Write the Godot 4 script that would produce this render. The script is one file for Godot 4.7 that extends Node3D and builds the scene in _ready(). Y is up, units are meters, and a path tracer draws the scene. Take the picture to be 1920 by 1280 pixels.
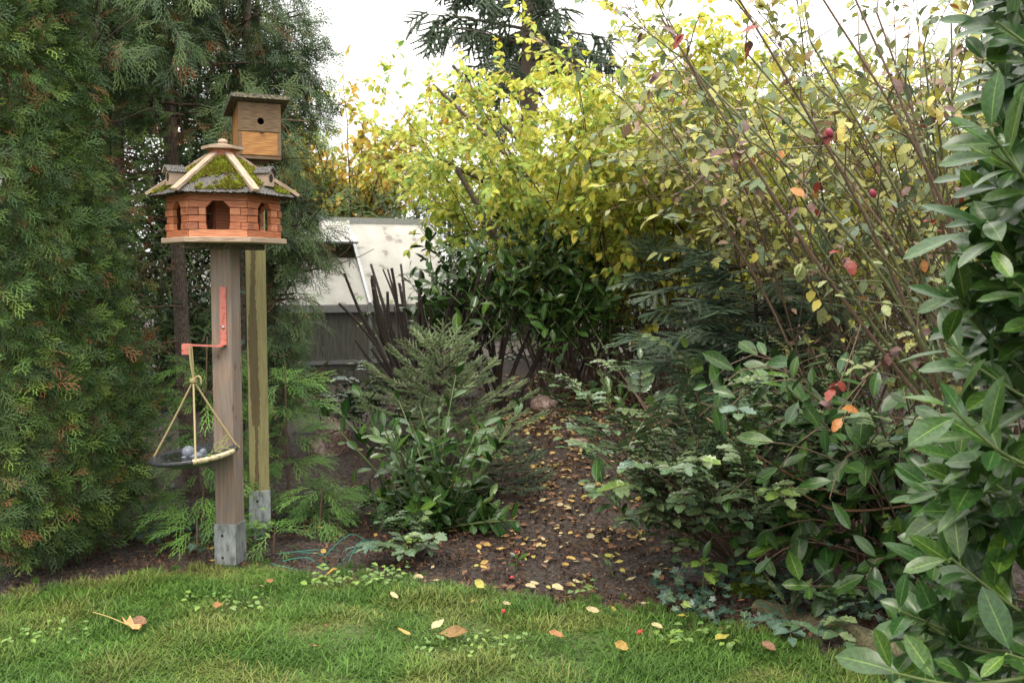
extends Node3D
# A corner of a garden in autumn: bird table and nest box on posts, clipped hedge, shrubs and a small glasshouse under a white sky.

const EYE := Vector3(0, 1.25, 0)
var rng := RandomNumberGenerator.new()
var taken := {}
var noise := FastNoiseLite.new()
var fine := FastNoiseLite.new()
var mats := {}


# ---------------------------------------------------------------- mesh building
class Shape:
	var v := PackedVector3Array()
	var u := PackedVector2Array()
	var c := PackedColorArray()
	var i := PackedInt32Array()
	var n := PackedVector3Array()
	var tint := Color.WHITE

	func vert(p: Vector3, uv := Vector2.ZERO) -> int:
		v.append(p)
		u.append(uv)
		c.append(tint)
		return v.size() - 1

	func tri(a: int, b: int, d: int) -> void:
		i.append(a)
		i.append(b)
		i.append(d)

	func quad(a: int, b: int, d: int, e: int) -> void:
		tri(a, b, d)
		tri(a, d, e)

	func face(pts: Array) -> void:
		var first := v.size()
		for p in pts:
			vert(p)
		for k in range(1, pts.size() - 1):
			tri(first, first + k, first + k + 1)

	func tube(p: PackedVector3Array, r0: float, r1: float, sides := 6, caps := true) -> void:
		var first := v.size()
		var m := p.size()
		var side := Vector3.RIGHT
		var along := 0.0
		for k in m:
			var d := (p[mini(k + 1, m - 1)] - p[maxi(k - 1, 0)]).normalized()
			if k == 0:
				side = d.cross(Vector3(0.31, 0.2, 0.93) if absf(d.z) < 0.8 else Vector3.UP).normalized()
			side = (side - d * side.dot(d)).normalized()
			var up := d.cross(side)
			if k > 0:
				along += p[k].distance_to(p[k - 1])
			var r := lerpf(r0, r1, float(k) / float(m - 1))
			for s in sides:
				var a := TAU * s / sides
				vert(p[k] + (side * cos(a) + up * sin(a)) * r, Vector2(float(s) / sides, along))
		for k in m - 1:
			for s in sides:
				var a := first + k * sides + s
				var b := first + k * sides + (s + 1) % sides
				quad(a, b, b + sides, a + sides)
		if caps:
			for e in [0, m - 1]:
				var hub := vert(p[e])
				var ring := []
				for s in sides:
					ring.append(vert(v[first + e * sides + s]))
				for s in sides:
					tri(hub, ring[s], ring[(s + 1) % sides])

	# a box with chamfered edges, placed by a transform
	func box(size: Vector3, t := Transform3D(), ch := 0.002) -> void:
		prism(PackedVector2Array([Vector2(-size.x, -size.y) / 2, Vector2(size.x, -size.y) / 2, Vector2(size.x, size.y) / 2, Vector2(-size.x, size.y) / 2]), size.z, t, ch)

	# a convex outline in x and y, drawn out along z and chamfered at both ends and along the edges
	func prism(outline: PackedVector2Array, depth: float, t := Transform3D(), ch := 0.002) -> void:
		var o := PackedVector2Array()
		var n0 := outline.size()
		for k in n0:
			var p := outline[k]
			var a := (outline[(k + n0 - 1) % n0] - p)
			var b := (outline[(k + 1) % n0] - p)
			o.append(p + a.normalized() * minf(ch, a.length() * 0.3))
			o.append(p + b.normalized() * minf(ch, b.length() * 0.3))
		var mid := Vector2.ZERO
		for p in o:
			mid += p / o.size()
		var count := o.size()
		var inner := PackedVector2Array()
		for p in o:
			inner.append(p + (mid - p).normalized() * ch * 1.2)
		var h := depth / 2
		for z in [h, -h]:
			var ring := []
			for k in count:
				ring.append(t * Vector3(inner[k].x, inner[k].y, z))
			face(ring)
		for k in count:
			var l := (k + 1) % count
			face([t * Vector3(o[k].x, o[k].y, h - ch), t * Vector3(o[l].x, o[l].y, h - ch), t * Vector3(o[l].x, o[l].y, -h + ch), t * Vector3(o[k].x, o[k].y, -h + ch)])
			face([t * Vector3(inner[k].x, inner[k].y, h), t * Vector3(inner[l].x, inner[l].y, h), t * Vector3(o[l].x, o[l].y, h - ch), t * Vector3(o[k].x, o[k].y, h - ch)])
			face([t * Vector3(inner[k].x, inner[k].y, -h), t * Vector3(inner[l].x, inner[l].y, -h), t * Vector3(o[l].x, o[l].y, -h + ch), t * Vector3(o[k].x, o[k].y, -h + ch)])

	# a profile of (radius, height) turned round y
	func lathe(profile: PackedVector2Array, sides := 32, t := Transform3D(), from := 0.0, to := TAU) -> void:
		var first := v.size()
		var count := profile.size()
		for s in sides + 1:
			var a := lerpf(from, to, float(s) / sides)
			for k in count:
				vert(t * Vector3(profile[k].x * cos(a), profile[k].y, profile[k].x * sin(a)), Vector2(float(s) / sides, float(k) / count))
		for s in sides:
			for k in count - 1:
				var a := first + s * count + k
				quad(a, a + count, a + count + 1, a + 1)

	# a lump: a sphere pushed in and out by noise
	func lump(r: Vector3, t: Transform3D, nz: FastNoiseLite, rough: float, rings := 14, scale := 1.0, cut := 1.0) -> void:
		var first := v.size()
		for a in rings + 1:
			for b in rings * 2 + 1:
				var th := PI * a / rings
				var ph := TAU * (b % (rings * 2)) / (rings * 2)
				var d := Vector3(sin(th) * cos(ph), cos(th), sin(th) * sin(ph))
				var k := 1.0 + rough * nz.get_noise_3dv(d * 110.0 * scale + t.origin * 50.0)
				var p := d * r * k
				p.y = maxf(p.y, -r.y * cut)
				vert(t * p, Vector2(float(b) / (rings * 2), float(a) / rings))
		var w := rings * 2 + 1
		for a in rings:
			for b in rings * 2:
				var q := first + a * w + b
				quad(q, q + 1, q + w + 1, q + w)

	func put(other: Array, t: Transform3D) -> void:
		var first := v.size()
		v.append_array(t * (other[0] as PackedVector3Array))
		u.append_array(other[1])
		var col := PackedColorArray()
		col.resize((other[0] as PackedVector3Array).size())
		col.fill(tint)
		c.append_array(col)
		n.append_array(Transform3D(t.basis.orthonormalized(), Vector3.ZERO) * (other[3] as PackedVector3Array))
		for k in (other[2] as PackedInt32Array):
			i.append(k + first)

	func normals() -> PackedVector3Array:
		var out := PackedVector3Array()
		out.resize(v.size())
		for k in range(0, i.size(), 3):
			var a := i[k]
			var b := i[k + 1]
			var d := i[k + 2]
			var f := (v[d] - v[a]).cross(v[b] - v[a])
			out[a] += f
			out[b] += f
			out[d] += f
		for k in out.size():
			out[k] = out[k].normalized() if out[k].length_squared() > 1e-24 else Vector3.UP
		return out

	func arrays() -> Array:
		return [v, u, i, normals()]

	func mesh(colors := false) -> ArrayMesh:
		if n.size() != v.size():
			n = normals()
		var a := []
		a.resize(Mesh.ARRAY_MAX)
		a[Mesh.ARRAY_VERTEX] = v
		a[Mesh.ARRAY_NORMAL] = n
		a[Mesh.ARRAY_TEX_UV] = u
		a[Mesh.ARRAY_INDEX] = i
		if colors:
			a[Mesh.ARRAY_COLOR] = c
		var m := ArrayMesh.new()
		m.add_surface_from_arrays(Mesh.PRIMITIVE_TRIANGLES, a)
		return m


# ---------------------------------------------------------------- nodes
func numbered(called: String) -> String:
	taken[called] = taken.get(called, -1) + 1
	return called if taken[called] == 0 else "%s_%03d" % [called, taken[called]]


func thing(called: String, label: String, category: String, at := Vector3.ZERO, turn := 0.0, group := "") -> Node3D:
	var o := Node3D.new()
	o.name = numbered(called)
	add_child(o)
	o.position = at
	o.rotation.y = turn
	o.set_meta("label", label)
	o.set_meta("category", category)
	if group:
		o.set_meta("group", group)
	return o


func obj(called: String, m: Mesh, material: Material, parent: Node3D, t := Transform3D()) -> MeshInstance3D:
	var o := MeshInstance3D.new()
	o.name = called
	o.mesh = m
	o.material_override = material
	o.transform = t
	parent.add_child(o, true)
	return o


func tag(o: Node3D, label: String, category: String, group := "", kind := "") -> void:
	o.set_meta("label", label)
	if category:
		o.set_meta("category", category)
	if group:
		o.set_meta("group", group)
	if kind:
		o.set_meta("kind", kind)


func many(called: String, m: Mesh, material: Material, parent: Node3D, ts: Array, cols: Array) -> MultiMeshInstance3D:
	var mm := MultiMesh.new()
	mm.transform_format = MultiMesh.TRANSFORM_3D
	mm.use_colors = true
	mm.mesh = m
	mm.instance_count = ts.size()
	for k in ts.size():
		mm.set_instance_transform(k, ts[k])
		mm.set_instance_color(k, cols[k])
	var o := MultiMeshInstance3D.new()
	o.name = called
	o.multimesh = mm
	o.material_override = material
	o.set_meta("kind", "stuff")
	parent.add_child(o, true)
	return o


# ---------------------------------------------------------------- small tools
func rf(a: float, b: float) -> float:
	return rng.randf_range(a, b)


func rv(s := 1.0) -> Vector3:
	return Vector3(rf(-1, 1), rf(-1, 1), rf(-1, 1)) * s


func aim(dir: Vector3, up: Vector3) -> Basis:
	var z := dir.normalized()
	var x := up.cross(z)
	if x.length() < 0.01:
		x = Vector3.RIGHT.cross(z)
	x = x.normalized()
	return Basis(x, z.cross(x), z)


func arc(p: Vector3, dir: Vector3, length: float, n: int, pull: Vector3, wobble := 0.0) -> PackedVector3Array:
	var out := PackedVector3Array([p])
	var d := dir.normalized()
	for k in n:
		d = (d + pull / n + rv(wobble)).normalized()
		p += d * length / n
		out.append(p)
	return out


func through(pts: Array, n := 10) -> PackedVector3Array:
	var c := Curve3D.new()
	for k in pts.size():
		var t: Vector3 = (pts[mini(k + 1, pts.size() - 1)] - pts[maxi(k - 1, 0)]) / 6.0
		c.add_point(pts[k], -t, t)
	var out := PackedVector3Array()
	for k in n + 1:
		out.append(c.sample_baked(c.get_baked_length() * k / n, true))
	return out


func ground_y(x: float, z: float) -> float:
	var d := -z
	var rise := 0.11 * maxf(0.0, d - 4.8)
	rise = 0.5 * (1.0 - exp(-rise * 1.6 / 0.5)) if rise > 0.0 else 0.0
	var bump := 0.0
	if d < 14.0:
		bump = 0.018 * noise.get_noise_2d(x * 90.0, z * 90.0) + 0.008 * noise.get_noise_2d(x * 300.0 + 50.0, z * 400.0)
	return rise * smoothstep(-1.7, -0.7, x) + bump


func on_ground(x: float, z: float, lift := 0.0) -> Vector3:
	return Vector3(x, ground_y(x, z) + lift, z)


# the lawn ends along a wavering line
func lawn_edge(x: float) -> float:
	var z := 0.0
	var pts := [[-4.0, -3.0], [-2.6, -3.3], [-1.99, -3.72], [-1.47, -4.06], [-1.2, -4.12], [-0.57, -3.98], [0.08, -3.74], [0.56, -3.54], [0.91, -3.40], [1.1, -3.16], [1.3, -2.6], [1.5, -2.0], [5.0, -1.5]]
	for k in pts.size() - 1:
		if x <= pts[k + 1][0] or k == pts.size() - 2:
			z = lerpf(pts[k][1], pts[k + 1][1], clampf((x - pts[k][0]) / (pts[k + 1][0] - pts[k][0]), 0, 1))
			break
	return z + 0.09 * noise.get_noise_1d(x * 180.0) + 0.08 * noise.get_noise_1d(x * 700.0)


# ---------------------------------------------------------------- materials
func lin(r: float, g: float, b: float) -> Color:
	return Color(r, g, b).linear_to_srgb()


func plain(r: float, g: float, b: float, rough := 0.8, metal := 0.0) -> StandardMaterial3D:
	var m := StandardMaterial3D.new()
	m.albedo_color = lin(r, g, b)
	m.roughness = rough
	m.metallic = metal
	return m


func noise_tex(freq: float, ramp: Array, octaves := 5, size := 512, warp := 0.0) -> NoiseTexture2D:
	var f := FastNoiseLite.new()
	f.seed = rng.randi() % 1000
	f.frequency = freq
	f.fractal_octaves = octaves
	f.domain_warp_enabled = warp > 0.0
	f.domain_warp_amplitude = warp
	var t := NoiseTexture2D.new()
	t.width = size
	t.height = size
	t.seamless = true
	t.noise = f
	var g := Gradient.new()
	g.offsets = PackedFloat32Array()
	var offs := PackedFloat32Array()
	var cols := PackedColorArray()
	for r in ramp:
		offs.append(r[0])
		cols.append(lin(r[1], r[2], r[3]))
	g.offsets = offs
	g.colors = cols
	t.color_ramp = g
	return t


func normal_tex(freq: float, strength: float, size := 512) -> NoiseTexture2D:
	var f := FastNoiseLite.new()
	f.frequency = freq
	f.fractal_octaves = 4
	var t := NoiseTexture2D.new()
	t.width = size
	t.height = size
	t.seamless = true
	t.as_normal_map = true
	t.bump_strength = strength
	t.noise = f
	return t


func textured(ramp: Array, scale: Vector3, rough := 0.85, freq := 0.02, bump := 4.0, in_world := false) -> StandardMaterial3D:
	var m := StandardMaterial3D.new()
	m.albedo_texture = noise_tex(freq, ramp)
	m.uv1_triplanar = true
	m.uv1_world_triplanar = in_world
	m.uv1_scale = scale
	m.roughness = rough
	if bump > 0.0:
		m.normal_enabled = true
		m.normal_texture = normal_tex(freq * 1.5, bump, 256)
		m.normal_scale = 0.8
	return m


# a leaf seen from above: blade, pale midrib, side veins, blotches; v runs from stalk to tip
func leaf_tex(blade: Color, rib: Color, veins: int, spots: float, spot: Color, sd: int) -> ImageTexture:
	var w := 96
	var h := 192
	var im := Image.create(w, h, false, Image.FORMAT_RGB8)
	fine.seed = sd
	for y in h:
		for x in w:
			var s := absf((x + 0.5) / w * 2.0 - 1.0)
			var t := (y + 0.5) / h
			var col := blade * (0.9 + 0.45 * fine.get_noise_2d(x * 3.0, y * 3.0) + 0.2 * fine.get_noise_2d(x * 14.0, y * 14.0))
			if veins > 0:
				var f := fposmod((t - s * 0.16) * veins, 1.0)
				var k := clampf(1.0 - minf(f, 1.0 - f) * 14.0, 0, 1) * (1.0 - s * 0.7)
				col = col.lerp(rib, k * 0.35)
			col = col.lerp(rib, clampf(1.0 - (s - 0.02) * 22.0, 0, 1) * 0.85 * (1.0 - t * 0.5))
			if spots > 0.0 and fine.get_noise_2d(x * 7.0 + 900.0, y * 7.0) > 0.62 - spots:
				col = col.lerp(spot, 0.7)
			im.set_pixel(x, y, lin(clampf(col.r, 0, 1), clampf(col.g, 0, 1), clampf(col.b, 0, 1)))
	return ImageTexture.create_from_image(im)


func leaf_mat(tex: Texture2D, tint: Color, rough: float, back: float, vertex_colors := false) -> StandardMaterial3D:
	var m := StandardMaterial3D.new()
	m.albedo_texture = tex
	m.albedo_color = tint.linear_to_srgb()
	m.roughness = rough
	m.cull_mode = BaseMaterial3D.CULL_DISABLED
	m.metallic_specular = 0.42
	m.vertex_color_use_as_albedo = vertex_colors
	if back > 0.0:
		m.backlight_enabled = true
		m.backlight = Color(back, back, back)
	return m


# ---------------------------------------------------------------- leaves
# a blade along +z, face up; sharp sets where it is widest, fold its keel, curl its droop, teeth its spines
func blade(length: float, width: float, segs: int, cols: int, fold: float, curl: float, wave := 0.0, teeth := 0.0, widest := 0.45, tip := 1.0, stalk := 0.06, twist := 0.0) -> Array:
	var s := Shape.new()
	var n := cols * 2 + 1
	for k in segs + 1:
		var t := float(k) / segs
		var f := pow(t, log(0.5) / log(widest))
		var w := pow(maxf(sin(PI * f), 0.0), tip) * width * 0.5
		if teeth > 0.0 and k > 0 and k < segs:
			w *= 1.0 + (teeth if k % 2 == 1 else -teeth * 0.6)
		for c in n:
			var q := float(c - cols) / cols
			var a := absf(q)
			var y := fold * a * w - curl * length * t * t + wave * width * sin(t * 19.0 + q * 2.0) * a
			var z := stalk * length + t * length
			if teeth > 0.0 and k % 2 == 1:
				z += a * width * 0.12
			var x := q * w
			y += x * twist * t
			s.vert(Vector3(x, y, z), Vector2(0.5 + q * 0.48, t))
	for k in segs:
		for c in n - 1:
			var a := k * n + c
			s.quad(a, a + 1, a + n + 1, a + n)
	if stalk > 0.0:
		var a := s.vert(Vector3(-0.012 * length, 0, 0), Vector2(0.5, 0))
		var b := s.vert(Vector3(0.012 * length, 0, 0), Vector2(0.5, 0))
		s.tri(a, b, cols)
	return s.arrays()


func lobed(r: float, lobes: Array) -> Array:
	var s := Shape.new()
	var m := s.vert(Vector3.ZERO, Vector2(0.5, 0.02))
	var ring := []
	for k in lobes.size():
		var a := lerpf(-PI * 0.93, PI * 0.93, float(k) / (lobes.size() - 1))
		var q: float = lobes[k]
		ring.append(s.vert(Vector3(sin(a) * q * r, (0.16 if k % 2 else 0.02) * r * q, (cos(a) * q + 0.25) * r), Vector2(0.5 + 0.45 * sin(a) * q, clampf(0.2 + 0.4 * (cos(a) * q + 0.4), 0, 1))))
	for k in ring.size() - 1:
		s.tri(m, ring[k], ring[k + 1])
	return s.arrays()


class Leaves:
	var t := []
	var kind := PackedInt32Array()
	var tone := PackedInt32Array()
	func add(at: Transform3D, k: int, c: int) -> void:
		t.append(at)
		kind.append(k)
		tone.append(c)


# the largest leaves in view as parts of their own, the rest joined into one part
func hang(parent: Node3D, set_: Leaves, shapes: Array, tex: Texture2D, tones: Array, rough: float, back: float, singles := 300, called := "leaf", rest_called := "foliage") -> void:
	var order := []
	for k in set_.t.size():
		var at: Vector3 = parent.position + (set_.t[k] as Transform3D).origin
		var d := at - EYE
		var away := d.length()
		var score: float = (set_.t[k] as Transform3D).basis.x.length() * absf((set_.t[k] as Transform3D).basis.y.normalized().dot(d / away)) / away
		if absf(d.x / d.z) > 0.53 or d.z > 0.0 or absf((d.y - 0.067 * d.z) / d.z) > 0.36:
			score = 0.0
		order.append([score, k])
	order.sort_custom(func(a, b): return a[0] > b[0])
	var meshes := []
	for s in shapes:
		var one := Shape.new()
		one.put(s, Transform3D())
		meshes.append(one.mesh())
	var m := []
	for c in tones:
		m.append(leaf_mat(tex, c, rough, back))
	var rest := Shape.new()
	for k in order.size():
		var n: int = order[k][1]
		if k < singles and order[k][0] > 0.0:
			obj(called, meshes[set_.kind[n]], m[set_.tone[n]], parent, set_.t[n])
		else:
			rest.tint = tones[set_.tone[n]]
			rest.put(shapes[set_.kind[n]], set_.t[n])
	if rest.v.size() > 0:
		var o := obj(rest_called, rest.mesh(true), leaf_mat(tex, Color.WHITE, rough, back, true), parent)
		o.set_meta("kind", "stuff")


func pick(weights: Array) -> int:
	var total := 0.0
	for w in weights:
		total += w
	var r := rf(0, total)
	for k in weights.size():
		r -= weights[k]
		if r <= 0.0:
			return k
	return weights.size() - 1


# ---------------------------------------------------------------- needles and scales
func sliver(s: Shape, p: Vector3, d: Vector3, length: float, w: float, up: Vector3) -> void:
	var x := d.cross(up).normalized() * w * 0.5
	var q := s.vert(p - x)
	s.vert(p + x + up * w * 0.1)
	s.vert(p + d * length)
	s.tri(q, q + 1, q + 2)


# a flat fan of scale leaves, as on a thuja
func thuja_spray(length: float, droop: float, w := 0.0052, open := 0.85, gap := 0.0155) -> Array:
	var s := Shape.new()
	var p := Vector3.ZERO
	var d := Vector3(0, 0.1, 1).normalized()
	var steps := int(length / gap)
	var side := 1.0
	for k in steps:
		var f := float(k) / steps
		d = (d + Vector3(rf(-0.05, 0.05), -droop / steps + rf(-0.04, 0.04), 0)).normalized()
		sliver(s, p, d, length / steps * 1.5, w * 1.1, Vector3.UP)
		p += d * length / steps
		side = -side
		var bl := length * (0.52 * sin(PI * minf(0.15 + f * 0.85, 1.0)) + 0.10) * rf(0.75, 1.15)
		var bd := (d + Vector3(side * open, rf(-0.18, 0.12), 0)).normalized()
		var q := p
		var sub := maxi(2, int(bl / gap))
		var flip := 1.0
		for j in sub:
			sliver(s, q, bd, bl / sub * 1.5, w, Vector3.UP)
			q += bd * bl / sub
			bd = (bd + Vector3(-side * 0.06, -droop * 0.5 / sub, 0.05)).normalized()
			flip = -flip
			var sl := bl * (1.0 - float(j) / sub) * 0.42 + 0.006
			var out := bd.cross(Vector3.UP).normalized() * flip
			sliver(s, q, (bd + out * 0.8 + Vector3(0, rf(-0.1, 0.1), 0)).normalized(), sl, w * 0.95, Vector3.UP)
	return s.arrays()


# shapes joined into one part, each copy with its own colour
func bake(called: String, shapes: Array, m: Material, parent: Node3D, ts: Array, cs: Array) -> void:
	var s := Shape.new()
	for k in ts.size():
		s.tint = cs[k]
		s.put(shapes[k % shapes.size()], ts[k])
	var o := obj(called, s.mesh(true), m, parent)
	o.set_meta("kind", "stuff")


# needles in two flat ranks (yew) or all round (spruce); twigs branch once
func needle_twig(length: float, nl: float, nw: float, gap: float, around: bool, shoots: int, droop := 0.25) -> Array:
	var s := Shape.new()
	var lines := [[Vector3.ZERO, Vector3(0, 0.05, 1), length]]
	for k in shoots:
		var f := lerpf(0.12, 0.85, float(k) / shoots)
		lines.append([Vector3(0, 0, f * length), Vector3((0.8 if k % 2 else -0.8) + rf(-0.1, 0.1), rf(-0.12, 0.12), 0.8), length * (0.62 * (1.0 - f) + 0.14) * rf(0.8, 1.1)])
	for l in lines:
		var p: Vector3 = l[0]
		var d: Vector3 = (l[1] as Vector3).normalized()
		if p.z > 0.0:
			p.y -= droop * p.z * p.z / length * 0.5
		var n := int(l[2] / gap)
		var path := PackedVector3Array([p])
		for k in n:
			d = (d + Vector3(0, -droop / n, 0)).normalized()
			p += d * gap
			path.append(p)
			var across := d.cross(Vector3.UP).normalized()
			var up := across.cross(d)
			var size := nl * rf(0.8, 1.1) * (1.0 if k < n - 4 else 0.75)
			if around:
				for j in 3:
					var a := k * 2.4 + j * TAU / 3.0
					var o := across * cos(a) + up * sin(a)
					sliver(s, p, (o + d * 0.8).normalized(), size, nw, d.cross(o))
			else:
				for q in [-1.0, 1.0]:
					sliver(s, p, (across * q + d * 0.45 + up * rf(-0.05, 0.3)).normalized(), size, nw, up)
		s.tube(PackedVector3Array([path[0], path[path.size() / 2], path[path.size() - 1]]), nw * 0.9, nw * 0.4, 3, false)
	return s.arrays()


# ================================================================ the scene
func _ready() -> void:
	rng.seed = 20
	noise.seed = 4
	noise.frequency = 0.01
	fine.frequency = 0.01
	fine.fractal_octaves = 3

	# camera, sky, sun, exposure
	var cam := Camera3D.new()
	cam.name = "camera"
	cam.position = EYE
	cam.rotation_degrees = Vector3(-3.83, 0, 0)
	cam.fov = 37.86
	cam.near = 0.05
	cam.far = 400.0
	var lens := CameraAttributesPhysical.new()
	lens.frustum_focal_length = 35.0
	lens.frustum_focus_distance = 3.6
	lens.exposure_aperture = 8.0
	cam.attributes = lens
	cam.fov = 37.86
	add_child(cam)
	cam.current = true

	var env := Environment.new()
	env.background_mode = Environment.BG_SKY
	var air := ProceduralSkyMaterial.new()
	# an overcast sky: brightest overhead, about a third of that at the horizon
	air.sky_top_color = lin(1.0, 0.975, 0.935)
	air.sky_horizon_color = lin(0.31, 0.306, 0.298)
	air.sky_curve = 0.6
	air.energy_multiplier = 1.4
	air.ground_bottom_color = Color(0.18, 0.2, 0.12)
	air.ground_horizon_color = Color(0.35, 0.38, 0.3)
	air.sun_angle_max = 0.0
	var sky := Sky.new()
	sky.sky_material = air
	env.sky = sky
	env.tonemap_mode = Environment.TONE_MAPPER_LINEAR
	env.tonemap_exposure = 3.4
	env.sdfgi_enabled = true
	env.ssao_enabled = true
	env.ssil_enabled = true
	var we := WorldEnvironment.new()
	we.name = "environment"
	we.environment = env
	add_child(we)

	var sun := DirectionalLight3D.new()
	sun.name = "sun"
	sun.rotation_degrees = Vector3(-58, -28, 0)
	sun.light_energy = 0.35
	sun.light_color = Color(1.0, 0.965, 0.92)
	sun.light_angular_distance = 24.0
	sun.shadow_enabled = true
	add_child(sun)

	build_materials()
	build_ground()
	build_glasshouse()
	build_posts()
	build_feeder()
	build_nest_box()
	build_bird_bath()
	build_conifers()
	build_laurels()
	build_shrubs()
	build_rose()
	build_mahonias()
	build_small_plants()
	build_stones()
	build_fallen_leaves()
	build_grass()


func build_materials() -> void:
	mats.bark = textured([[0.3, 0.05, 0.036, 0.028], [0.55, 0.10, 0.075, 0.058], [0.75, 0.17, 0.135, 0.105]], Vector3(9, 2.2, 9), 0.9, 0.03, 8.0)
	mats.twig = textured([[0.3, 0.07, 0.045, 0.03], [0.7, 0.16, 0.105, 0.065]], Vector3(12, 6, 12), 0.8, 0.03, 0.0)
	mats.green_stem = plain(0.10, 0.14, 0.045, 0.5)
	mats.dark_stem = textured([[0.3, 0.02, 0.014, 0.011], [0.7, 0.055, 0.036, 0.027]], Vector3(14, 5, 14), 0.55, 0.03, 4.0)
	mats.grey_wood = textured([[0.2, 0.135, 0.09, 0.066], [0.5, 0.205, 0.148, 0.112], [0.8, 0.255, 0.195, 0.155]], Vector3(14, 0.5, 14), 0.85, 0.022, 5.0)
	mats.red_wood = textured([[0.2, 0.2, 0.06, 0.027], [0.5, 0.38, 0.125, 0.054], [0.8, 0.5, 0.19, 0.09]], Vector3(1.2, 26, 26), 0.6, 0.02, 3.0)
	mats.red_wood_pale = textured([[0.2, 0.36, 0.125, 0.058], [0.5, 0.52, 0.2, 0.095], [0.8, 0.6, 0.28, 0.15]], Vector3(1.1, 24, 24), 0.6, 0.02, 3.0)
	mats.red_wood_dark = textured([[0.2, 0.14, 0.045, 0.024], [0.5, 0.27, 0.09, 0.045], [0.8, 0.36, 0.14, 0.075]], Vector3(1.3, 26, 26), 0.65, 0.02, 3.0)
	mats.worn_wood = textured([[0.2, 0.2, 0.13, 0.09], [0.5, 0.34, 0.25, 0.18], [0.8, 0.44, 0.35, 0.27]], Vector3(1.2, 24, 24), 0.85, 0.02, 4.0)
	mats.box_dark = textured([[0.25, 0.085, 0.054, 0.03], [0.5, 0.135, 0.086, 0.046], [0.75, 0.18, 0.118, 0.062]], Vector3(1.4, 24, 24), 0.8, 0.02, 4.0)
	mats.box_orange = textured([[0.25, 0.24, 0.11, 0.034], [0.5, 0.34, 0.16, 0.048], [0.75, 0.4, 0.2, 0.064]], Vector3(1.3, 20, 20), 0.75, 0.02, 3.0)
	mats.mossy_board = textured([[0.3, 0.05, 0.045, 0.032], [0.55, 0.115, 0.1, 0.07], [0.75, 0.16, 0.16, 0.075]], Vector3(4, 4, 4), 0.9, 0.03, 5.0)
	mats.felt = textured([[0.25, 0.03, 0.028, 0.026], [0.5, 0.075, 0.07, 0.064], [0.65, 0.13, 0.125, 0.118], [0.8, 0.24, 0.235, 0.225]], Vector3(5, 5, 5), 0.9, 0.05, 10.0)
	mats.zinc = textured([[0.2, 0.19, 0.19, 0.18], [0.38, 0.28, 0.3, 0.315], [0.55, 0.32, 0.345, 0.36], [0.8, 0.4, 0.425, 0.435]], Vector3(3.0, 1.2, 3.0), 0.45, 0.02, 0.0)
	mats.zinc.metallic = 0.55
	mats.red_paint = textured([[0.2, 0.3, 0.07, 0.045], [0.32, 0.44, 0.13, 0.1], [0.8, 0.47, 0.16, 0.13]], Vector3(4, 4, 4), 0.5, 0.02, 0.0)
	mats.rope = textured([[0.3, 0.22, 0.17, 0.07], [0.6, 0.38, 0.32, 0.17]], Vector3(60, 60, 60), 0.8, 0.05, 5.0)
	mats.alu = textured([[0.3, 0.3, 0.305, 0.31], [0.7, 0.38, 0.385, 0.39]], Vector3(3, 3, 3), 0.4, 0.03, 0.0)
	mats.alu.metallic = 0.4
	mats.stone = textured([[0.25, 0.07, 0.045, 0.036], [0.45, 0.15, 0.092, 0.07], [0.6, 0.22, 0.145, 0.115], [0.8, 0.3, 0.24, 0.2]], Vector3(3, 3, 3), 0.45, 0.03, 6.0)
	mats.soil = textured([[0.2, 0.01, 0.007, 0.006], [0.45, 0.024, 0.017, 0.013], [0.62, 0.042, 0.03, 0.023], [0.8, 0.08, 0.058, 0.044]], Vector3(2.3, 2.3, 2.3), 0.8, 0.03, 10.0, true)


func build_ground() -> void:
	# soil: one sheet, fine near by and coarse towards the horizon
	var s := Shape.new()
	var xs := []
	var x := -120.0
	while x < 120.0:
		xs.append(x)
		var a := absf(x)
		x += 0.035 if a < 2.2 else (0.2 if a < 5.0 else (2.0 if a < 20.0 else 20.0))
	xs.append(120.0)
	var zs := []
	var z := 40.0
	while z > -150.0:
		zs.append(z)
		var d := -z
		z -= 4.0 if d < -1 else (0.4 if d < 2.6 else (0.035 if d < 6.5 else (0.1 if d < 10.0 else (1.0 if d < 20 else 12.0))))
	zs.append(-150.0)
	for b in zs.size():
		for a in xs.size():
			var y := ground_y(xs[a], zs[b])
			if zs[b] < -3.0 and zs[b] > -9.0 and absf(xs[a]) < 2.5:
				y += 0.012 * fine.get_noise_2d(xs[a] * 1500.0, zs[b] * 1500.0)
			s.vert(Vector3(xs[a], y, zs[b]))
	for b in zs.size() - 1:
		for a in xs.size() - 1:
			var q: int = b * xs.size() + a
			s.quad(q, q + 1, q + xs.size() + 1, q + xs.size())
	var soil := obj("ground", s.mesh(), mats.soil, self)
	tag(soil, "dark brown bare garden soil under the shrubs and along the path", "", "", "structure")

	# lawn: a slightly raised turf sheet with a ragged edge
	var l := Shape.new()
	var n := 150
	for a in n + 1:
		var px := lerpf(-3.6, 2.2, float(a) / n)
		var far := lawn_edge(px)
		for b in 13:
			var pz := lerpf(8.0, far, pow(float(b) / 12, 0.35))
			l.vert(Vector3(px, ground_y(px, pz) + (0.022 if b < 12 else -0.02), pz))
	for a in n:
		for b in 12:
			var q := a * 13 + b
			l.quad(q, q + 13, q + 14, q + 1)
	var turf := textured([[0.25, 0.035, 0.04, 0.014], [0.5, 0.07, 0.095, 0.026], [0.75, 0.12, 0.13, 0.05]], Vector3(3, 3, 3), 0.9, 0.04, 8.0, true)
	var lawn := obj("lawn", l.mesh(), turf, self)
	tag(lawn, "short mown lawn of the garden with a ragged edge at the bed", "", "", "structure")


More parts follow.
